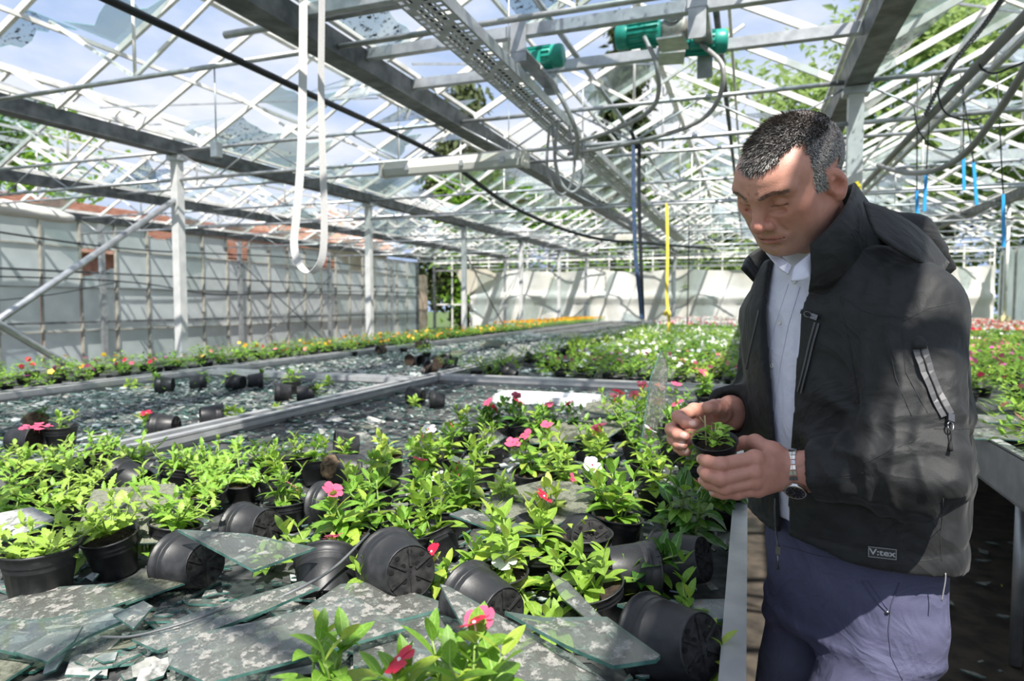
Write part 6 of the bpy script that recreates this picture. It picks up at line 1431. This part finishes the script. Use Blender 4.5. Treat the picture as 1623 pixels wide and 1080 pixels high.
# rolled hood behind the neck and its flap
def f_hood(P):
    A = lambda *p: np.array(vp(*p))
    d = cone(P, A(1378, 352, 1.17), A(1440, 378, 1.16), .026, .034); d = sm_min(d, cone(P, A(1440, 378, 1.16), A(1490, 425, 1.18), .034, .022), .04)
    d = sm_min(d, cone(P, A(1392, 352, 1.26), A(1468, 398, 1.26), .030, .036), .055)
    return d - .007 * (ridge(P, 22, 4) - .3) + .003 * wob(P, 34, 6)
ov, of = skin(f_hood, (.50, 1.02, 1.38), (.92, 1.40, 1.62), .005); ov = relax(ov, of, 2)
part('hood', np_mesh('hood', to_world(ov), of, JK), man, label='rolled hood behind the neck')
loft('hood_flap', [[dp(*p) for p in r] for r in (((1368, 322, 1.135), (1412, 338, 1.10), (1462, 372, 1.09), (1500, 418, 1.13)), ((1376, 350, 1.085), (1408, 368, 1.06), (1452, 392, 1.045), (1494, 428, 1.10)), ((1386, 372, 1.055), (1412, 392, 1.035), (1448, 414, 1.030), (1492, 432, 1.09)))], JK, man, -.005, label='hood flap on the shoulder')
# shirt
def f_shirt(P):
    t, u, w = trunk(P, -.004); z = P[:, 2]
    t = t + .003 * wob(P * V_(1, 1, .5), 22, 9); t = sm_min(t, cone(P, NECK + np.array([0, 0, -.02]), NECK + FW * .008 + np.array([0, 0, .035]), .066, .064), .02)
    t = t - .0018 * (np.abs(u - .002) < .016) * (w > 0)
    return np.maximum(np.maximum(t, 1.005 - z), -w - .02)
sv_, sf_ = skin(f_shirt, (.38, .98, .88), (.84, 1.46, 1.56), .0045); sv_ = relax(sv_, sf_, 1)
shirt = part('shirt', np_mesh('shirt', to_world(sv_), sf_, SHIRT), man, label='white buttoned shirt')
SB = bvh(sv_, sf_)
BUT = mat('shirt_button', (.72, .71, .68), .3)
for px, py in ((1260, 447), (1237, 511), (1224, 580), (1217, 644)):
    p, n = on(SB, px, py, .0005); M = Matrix.Translation(p) @ n.to_track_quat('Z', 'Y').to_matrix().to_4x4()
    part('button', MB().lathe([(.0001, .0012), (.0030, .0010), (.0036, .0022), (.0046, .0020), (.0048, .0008), (.0046, 0)], 14, M=M).mesh('button', BUT), shirt)
SEAMS = mat('shirt_stitch', (.58, .58, .70), .8)
seam('placket_edge', SB, [(1268, 455), (1250, 515), (1237, 580), (1229, 650), (1225, 690)], shirt, SEAMS, .0008)
seam('placket_edge', SB, [(1250, 450), (1229, 515), (1216, 580), (1209, 645)], shirt, SEAMS, .0006)
loft('shirt_collar', [[dp(*p) for p in r] for r in (((1259, 423, 1.104), (1272, 412, 1.102), (1287, 399, 1.108), (1302, 380, 1.14)), ((1256, 434, 1.096), (1271, 429, 1.092), (1288, 421, 1.098), (1300, 406, 1.13)), ((1253, 446, 1.090), (1268, 445, 1.087), (1286, 440, 1.095), (1298, 430, 1.125)))], SHIRT, man, -.0015, label='near wing of the white shirt collar')
loft('shirt_collar', [[dp(*p) for p in r] for r in (((1256, 422, 1.115), (1246, 414, 1.15), (1232, 402, 1.19), (1226, 392, 1.23)), ((1253, 429, 1.110), (1240, 420, 1.145), (1227, 409, 1.185), (1220, 397, 1.225)), ((1250, 436, 1.105), (1236, 427, 1.135), (1224, 414, 1.175), (1214, 402, 1.22)))], SHIRT, man, .003, label='far wing of the white shirt collar')
# trousers and shoes
def f_tr(P):
    t, u, w = trunk(P, -.012); t = np.maximum(t, P[:, 2] - 1.02); t = np.maximum(t, .78 - P[:, 2])
    for h, k, n in ((HIPL, KNL, ANL), (HIPR, KNR, ANR)):
        l = cone(P, h, k, .086, .076); l = sm_min(l, cone(P, k, n, .078, .062), .03); t = sm_min(t, l, .03 )
    t = t + .004 * wob(P * V_(1, 1, .6), 15, 41) - .007 * ridge(P * V_(.7, .7, 1.), 11, 44) * np.exp(-((P[:, 2] - .80) / .12) ** 2)
    return np.maximum(t, .05 - P[:, 2])
tv, tf = skin(f_tr, (.34, .92, .03), (.86, 1.50, 1.05), .006); tv = relax(tv, tf, 2)
trous = part('trousers', np_mesh('trousers', to_world(tv), tf, TROUS), man, label='slate blue trousers')
TB = bvh(tv, tf)
seam('pocket_edge', TB, [(1366, 922), (1385, 950), (1405, 970)], trous, TSEAM, .0013); seam('pocket_edge', TB, [(1376, 922), (1392, 946), (1407, 966)], trous, TSEAM, .0008)
seam('side_seam', TB, [(1425, 924), (1412, 960), (1408, 1000), (1412, 1040), (1430, 1078)], trous, TSEAM, .0011)
p, n = on(TB, 1406, 971); part('rivet', MB().lathe([(.0001, .002), (.003, .0015), (.0035, 0)], 10, M=Matrix.Translation(p) @ n.to_track_quat('Z', 'Y').to_matrix().to_4x4()).mesh('rivet', ZIPT), trous)
SHOE = mat('black_leather', (.015, .012, .010), .35)
for an in (ANL, ANR):
    a = np.array(an); t_ = a + np.array([FW[0], FW[1], 0]) * .17
    sv2, sf2 = skin(lambda P: np.maximum(sm_min(cone(P, (a[0], a[1], .05), (t_[0], t_[1], .035), .048, .038), cone(P, (a[0], a[1], .05), (a[0], a[1], .13), .046, .045), .03), .002 - P[:, 2]), (a[0] - .26, a[1] - .16, -.01), (a[0] + .10, a[1] + .10, .16), .008)
    part('shoe', np_mesh('shoe', to_world(sv2), sf2, SHOE), man)

# jacket details: seams, zips, pulls, cords, patch
for px in ([(1332, 468), (1365, 492), (1392, 500), (1418, 502)], [(1430, 510), (1470, 490), (1520, 478)], [(1408, 540), (1420, 600), (1445, 660)], [(1430, 520), (1435, 590), (1470, 655)], [(1330, 470), (1345, 540), (1362, 640)], [(1285, 756), (1330, 756), (1368, 750)], [(1370, 735), (1410, 715), (1445, 700)], [(1480, 680), (1520, 680), (1556, 678)], [(1495, 790), (1490, 850), (1492, 890)], [(1240, 865), (1300, 882), (1380, 894), (1440, 893), (1490, 885)], [(1415, 825), (1422, 846), (1450, 842)]):
    seam('stitched_seam', JB, px, jacket, SEAM, .0005)
def zipper(px, w, parent, pull, tail, nm='pocket_zip'):
    vs, fs, P = ribbon(JB, px, w, .0038, 3); o = part(nm, MB().add(vs, fs, 0, False).mesh(nm, ZIPM), parent, label='grey taped pocket zip')
    part('zip_teeth', MB().tube([p + n * .0012 for p, n in P], .0011, 5).mesh('zip_teeth', JK2), o)
    p, n = on(JB, *pull, .005); q, _ = on(JB, *tail, .005); d = (q - p).normalized(); s = d.cross(n)
    mb = MB().bar(p - d * .008, p + d * .004, .009, .005, up=n).tube([p + d * .004 + s * (.0045 * math.cos(a)) + d * (.007 * (1 - math.sin(a))) for a in [i * math.pi / 6 for i in range(13)]], .0012, 5)
    part('zip_slider', mb.mesh('zip_slider', ZIPT), o)
    part('zip_cord', MB().tube([p + d * .010, p.lerp(q, .5) + n * .002, q - d * .012], .0011, 5).tube([q - d * .014, q - d * .006, q], [.0018, .0028, .0030], 6).mesh('zip_cord', JK2), o)
    return o
zipper([(1458, 552), (1468, 590), (1482, 625), (1500, 658)], .019, jacket, (1503, 664), (1504, 714))
zipper([(1296, 512), (1287, 545), (1278, 585), (1269, 622)], .010, jacket, (1292, 502), (1286, 500))
p1, n1 = on(JB, 1456, 536, .003); p2, n2 = on(JB, 1459, 554, .003); part('zip_garage', MB().tube([p1, p1.lerp(p2, .5) + n1 * .002, p2], [.006, .010, .010], 8, flat=.5).mesh('zip_garage', JK), jacket)
seam('pocket_zip', JB, [(1203, 492), (1196, 525), (1188, 560), (1183, 585)], jacket, ZIPM, .0022)
# front zip edges
seam('front_zip', JB, [(1287, 440), (1268, 505), (1246, 580), (1233, 650), (1231, 690)], jacket, ZIPM, .0020, 6, .001)
seam('front_zip', JB, [(1228, 790), (1229, 830), (1233, 880)], jacket, ZIPM, .0022, 6, .001)
p = on(JB, 1233, 872, .004)[0]; part('zip_slider', MB().box(p, (.007, .007, .014)).tube([p + Vector((0, 0, -.006)), p + Vector((0, 0, -.020)), p + Vector((0, 0, -.034))], [.0016, .0014, .0030], 6).mesh('zip_slider', ZIPT), jacket)
p = on(JB, 1497, 908, .002)[0]; part('hem_cord', MB().tube(spline([p, p + Vector((0, 0, -.012)), p + Vector((-.002, 0, -.03)), p + Vector((-.004, 0, -.046))], 4), .0011, 5).mesh('hem_cord', mat('grey_cord', (.25, .25, .26), .7)), jacket)
p, n = on(JB, 1398, 876, .0016); pr_, _ = on(JB, 1412, 877, .0016); X = (pr_ - p); X = (X - n * X.dot(n)).normalized(); Y = n.cross(X)
MP = Matrix((( X.x, Y.x, n.x, p.x), (X.y, Y.y, n.y, p.y), (X.z, Y.z, n.z, p.z), (0, 0, 0, 1)))
GREYT = mat('patch_thread', (.42, .43, .44), .7)
pat = part('sewn_patch', MB().box((0, 0, .0006), (.041, .0185, .0016)).mesh('sewn_patch', mat('patch_rubber', (.03, .031, .034), .5)), jacket, MP, label='small dark sewn patch with light lettering')
cu = bpy.data.curves.new('lettering', 'FONT'); cu.body = 'V:tex'; cu.size = .0155; cu.align_x = 'CENTER'; cu.align_y = 'CENTER'; cu.extrude = .0002; cu.offset = .00025; cu.materials.append(GREYT)
tmp = bpy.data.objects.new('lettering', cu); COL.objects.link(tmp); bpy.context.view_layer.update()
lm = bpy.data.meshes.new_from_object(tmp.evaluated_get(bpy.context.evaluated_depsgraph_get())); bpy.data.objects.remove(tmp)
part('lettering', lm, pat, Matrix.Translation((0, .0002, .0016)) @ Matrix.Diagonal((1.1, .9, 1, 1)))
bd = MB()
for s in (-1, 1): bd.box((0, s * .0082, .0015), (.039, .0007, .0006)).box((s * .0192, 0, .0015), (.0007, .017, .0006))
part('patch_border', bd.mesh('patch_border', GREYT), pat)

# ---- watch
ww = thing('wristwatch', 'steel bracelet wristwatch on the left wrist of the man', 'watch'); 
ax = Vector(tuple(uL)); c = Vector(LW) + ax * .010
mi = np.array(LH['index'][0][0]); ml = np.array(LH['little'][0][0]); up = Vector(tuple(mi - ml)); up = (up - ax * up.dot(ax)).normalized(); sd = ax.cross(up)
if sd.y > 0: sd = -sd                                        # the back of the wrist, towards the lens
def wpt(a, r=1.): return c + up * (math.cos(a) * .0375 * r) + sd * (math.sin(a) * .0285 * r)
WR = CAMROT
for i in range(26):
    a = (i + .5) * 2 * math.pi / 26
    if 1.75 < a < 2.65: continue
    p = wpt(a); t = (wpt(a + .05) - wpt(a - .05)).normalized(); nrm_ = (p - c).normalized()
    mb = MB()
    for off, wdt in ((-.0062, .005), (0, .0062), (.0062, .005)): mb.bar(p + ax * off - t * .0034, p + ax * off + t * .0034, wdt, .0028, up=nrm_)
    part('bracelet_link', MB().add([WR @ Vector(v) for v in mb.v], mb.f).mesh('bracelet_link', STEEL), ww)
p = wpt(2.2, 1.06); nn_ = (up * (math.cos(2.2) / .0375) + sd * (math.sin(2.2) / .0285)).normalized()
MW = WR @ (Matrix.Translation(p) @ nn_.to_track_quat('Z', 'Y').to_matrix().to_4x4())
part('watch_case', MB().lathe([(.0001, -.004), (.016, -.004), (.0185, -.001), (.0185, .003), (.0165, .0055), (.0150, .0048)], 28).mesh('watch_case', STEEL), ww, MW)
part('dial', MB().lathe([(.0001, .0046), (.0152, .0046)][::-1], 28).mesh('dial', mat('dark_dial', (.012, .014, .02), .25)), ww, MW)
for k in range(12): part('hour_mark', MB().box((0, .0122, .0050), (.0010 if k % 3 else .0016, .0030, .0004), Matrix.Rotation(k * math.pi / 6, 4, 'Z')).mesh('hour_mark', STEEL), ww, MW)
for a, l in ((.6, .0075), (2.3, .0110)): part('watch_hand', MB().box((0, l / 2, .0053), (.0010, l, .0003), Matrix.Rotation(a, 4, 'Z')).mesh('watch_hand', STEEL), ww, MW)

# ---- the small pot he holds
hp_c = dp(1133, 699, 1.105)
hp = thing('held_plant', 'tiny leafy seedling in the small black pot held by the man', 'plant', hp_c)
MR = CAMROT @ (Matrix.Rotation(R(15), 4, 'X') @ Matrix.Rotation(R(-9), 4, 'Y')) @ Matrix.Translation((0, 0, -.058)) @ Matrix.Scale(.62, 4)
part('pot', pot_mesh(n=32), hp, MR); part('soil', soil_mesh(seed=9), hp, MR @ Matrix.Scale(1.0, 4))
sr = random.Random(12); sc_ = 1.0
def hpt(x, y, z): return MR @ Vector((x / .62, y / .62, z / .62))
S_ = MB(); cen = hpt(-.004, -.004, .052)
for i in range(30):
    a = i * 2.4; q = sr.uniform(.004, .028); h = sr.uniform(.010, .036) * (1.2 - q / .04)
    p = cen + CAMROT @ Vector((math.cos(a) * q, math.sin(a) * q - .004, h))
    S_.tube([cen, cen.lerp(p, .6) + Vector((0, 0, .004)), p], .0009, 4)
    part('leaf', LV[sr.choice(('mid', 'mid', 'lime', 'verb'))][sr.choice((0, 1, 1, 2))], hp, lmat(p, a - math.pi / 2 + sr.uniform(-.5, .5) + YAW, sr.uniform(-.5, .7), sr.uniform(.016, .025), sr.uniform(-.4, .4)) @ Matrix.Diagonal((1.7, 1, 1, 1)))
part('stem', S_.mesh('stem', STEM), hp)
base = cen + CAMROT @ Vector((-.012, 0, 0)); tp = dp(1117, 659, 1.105) - hp_c
TW = MB().tube([base, base.lerp(tp, .5), tp], [.0016, .0013, .0016], 6).tube([base.lerp(tp, .72), base.lerp(tp, .85) + CAMROT @ Vector((-.006, 0, .001)), base.lerp(tp, .9) + CAMROT @ Vector((-.009, 0, .003))], .0009, 5)
part('dry_twig', TW.mesh('dry_twig', mat('dry_twig', (.42, .34, .17), .8)), hp)
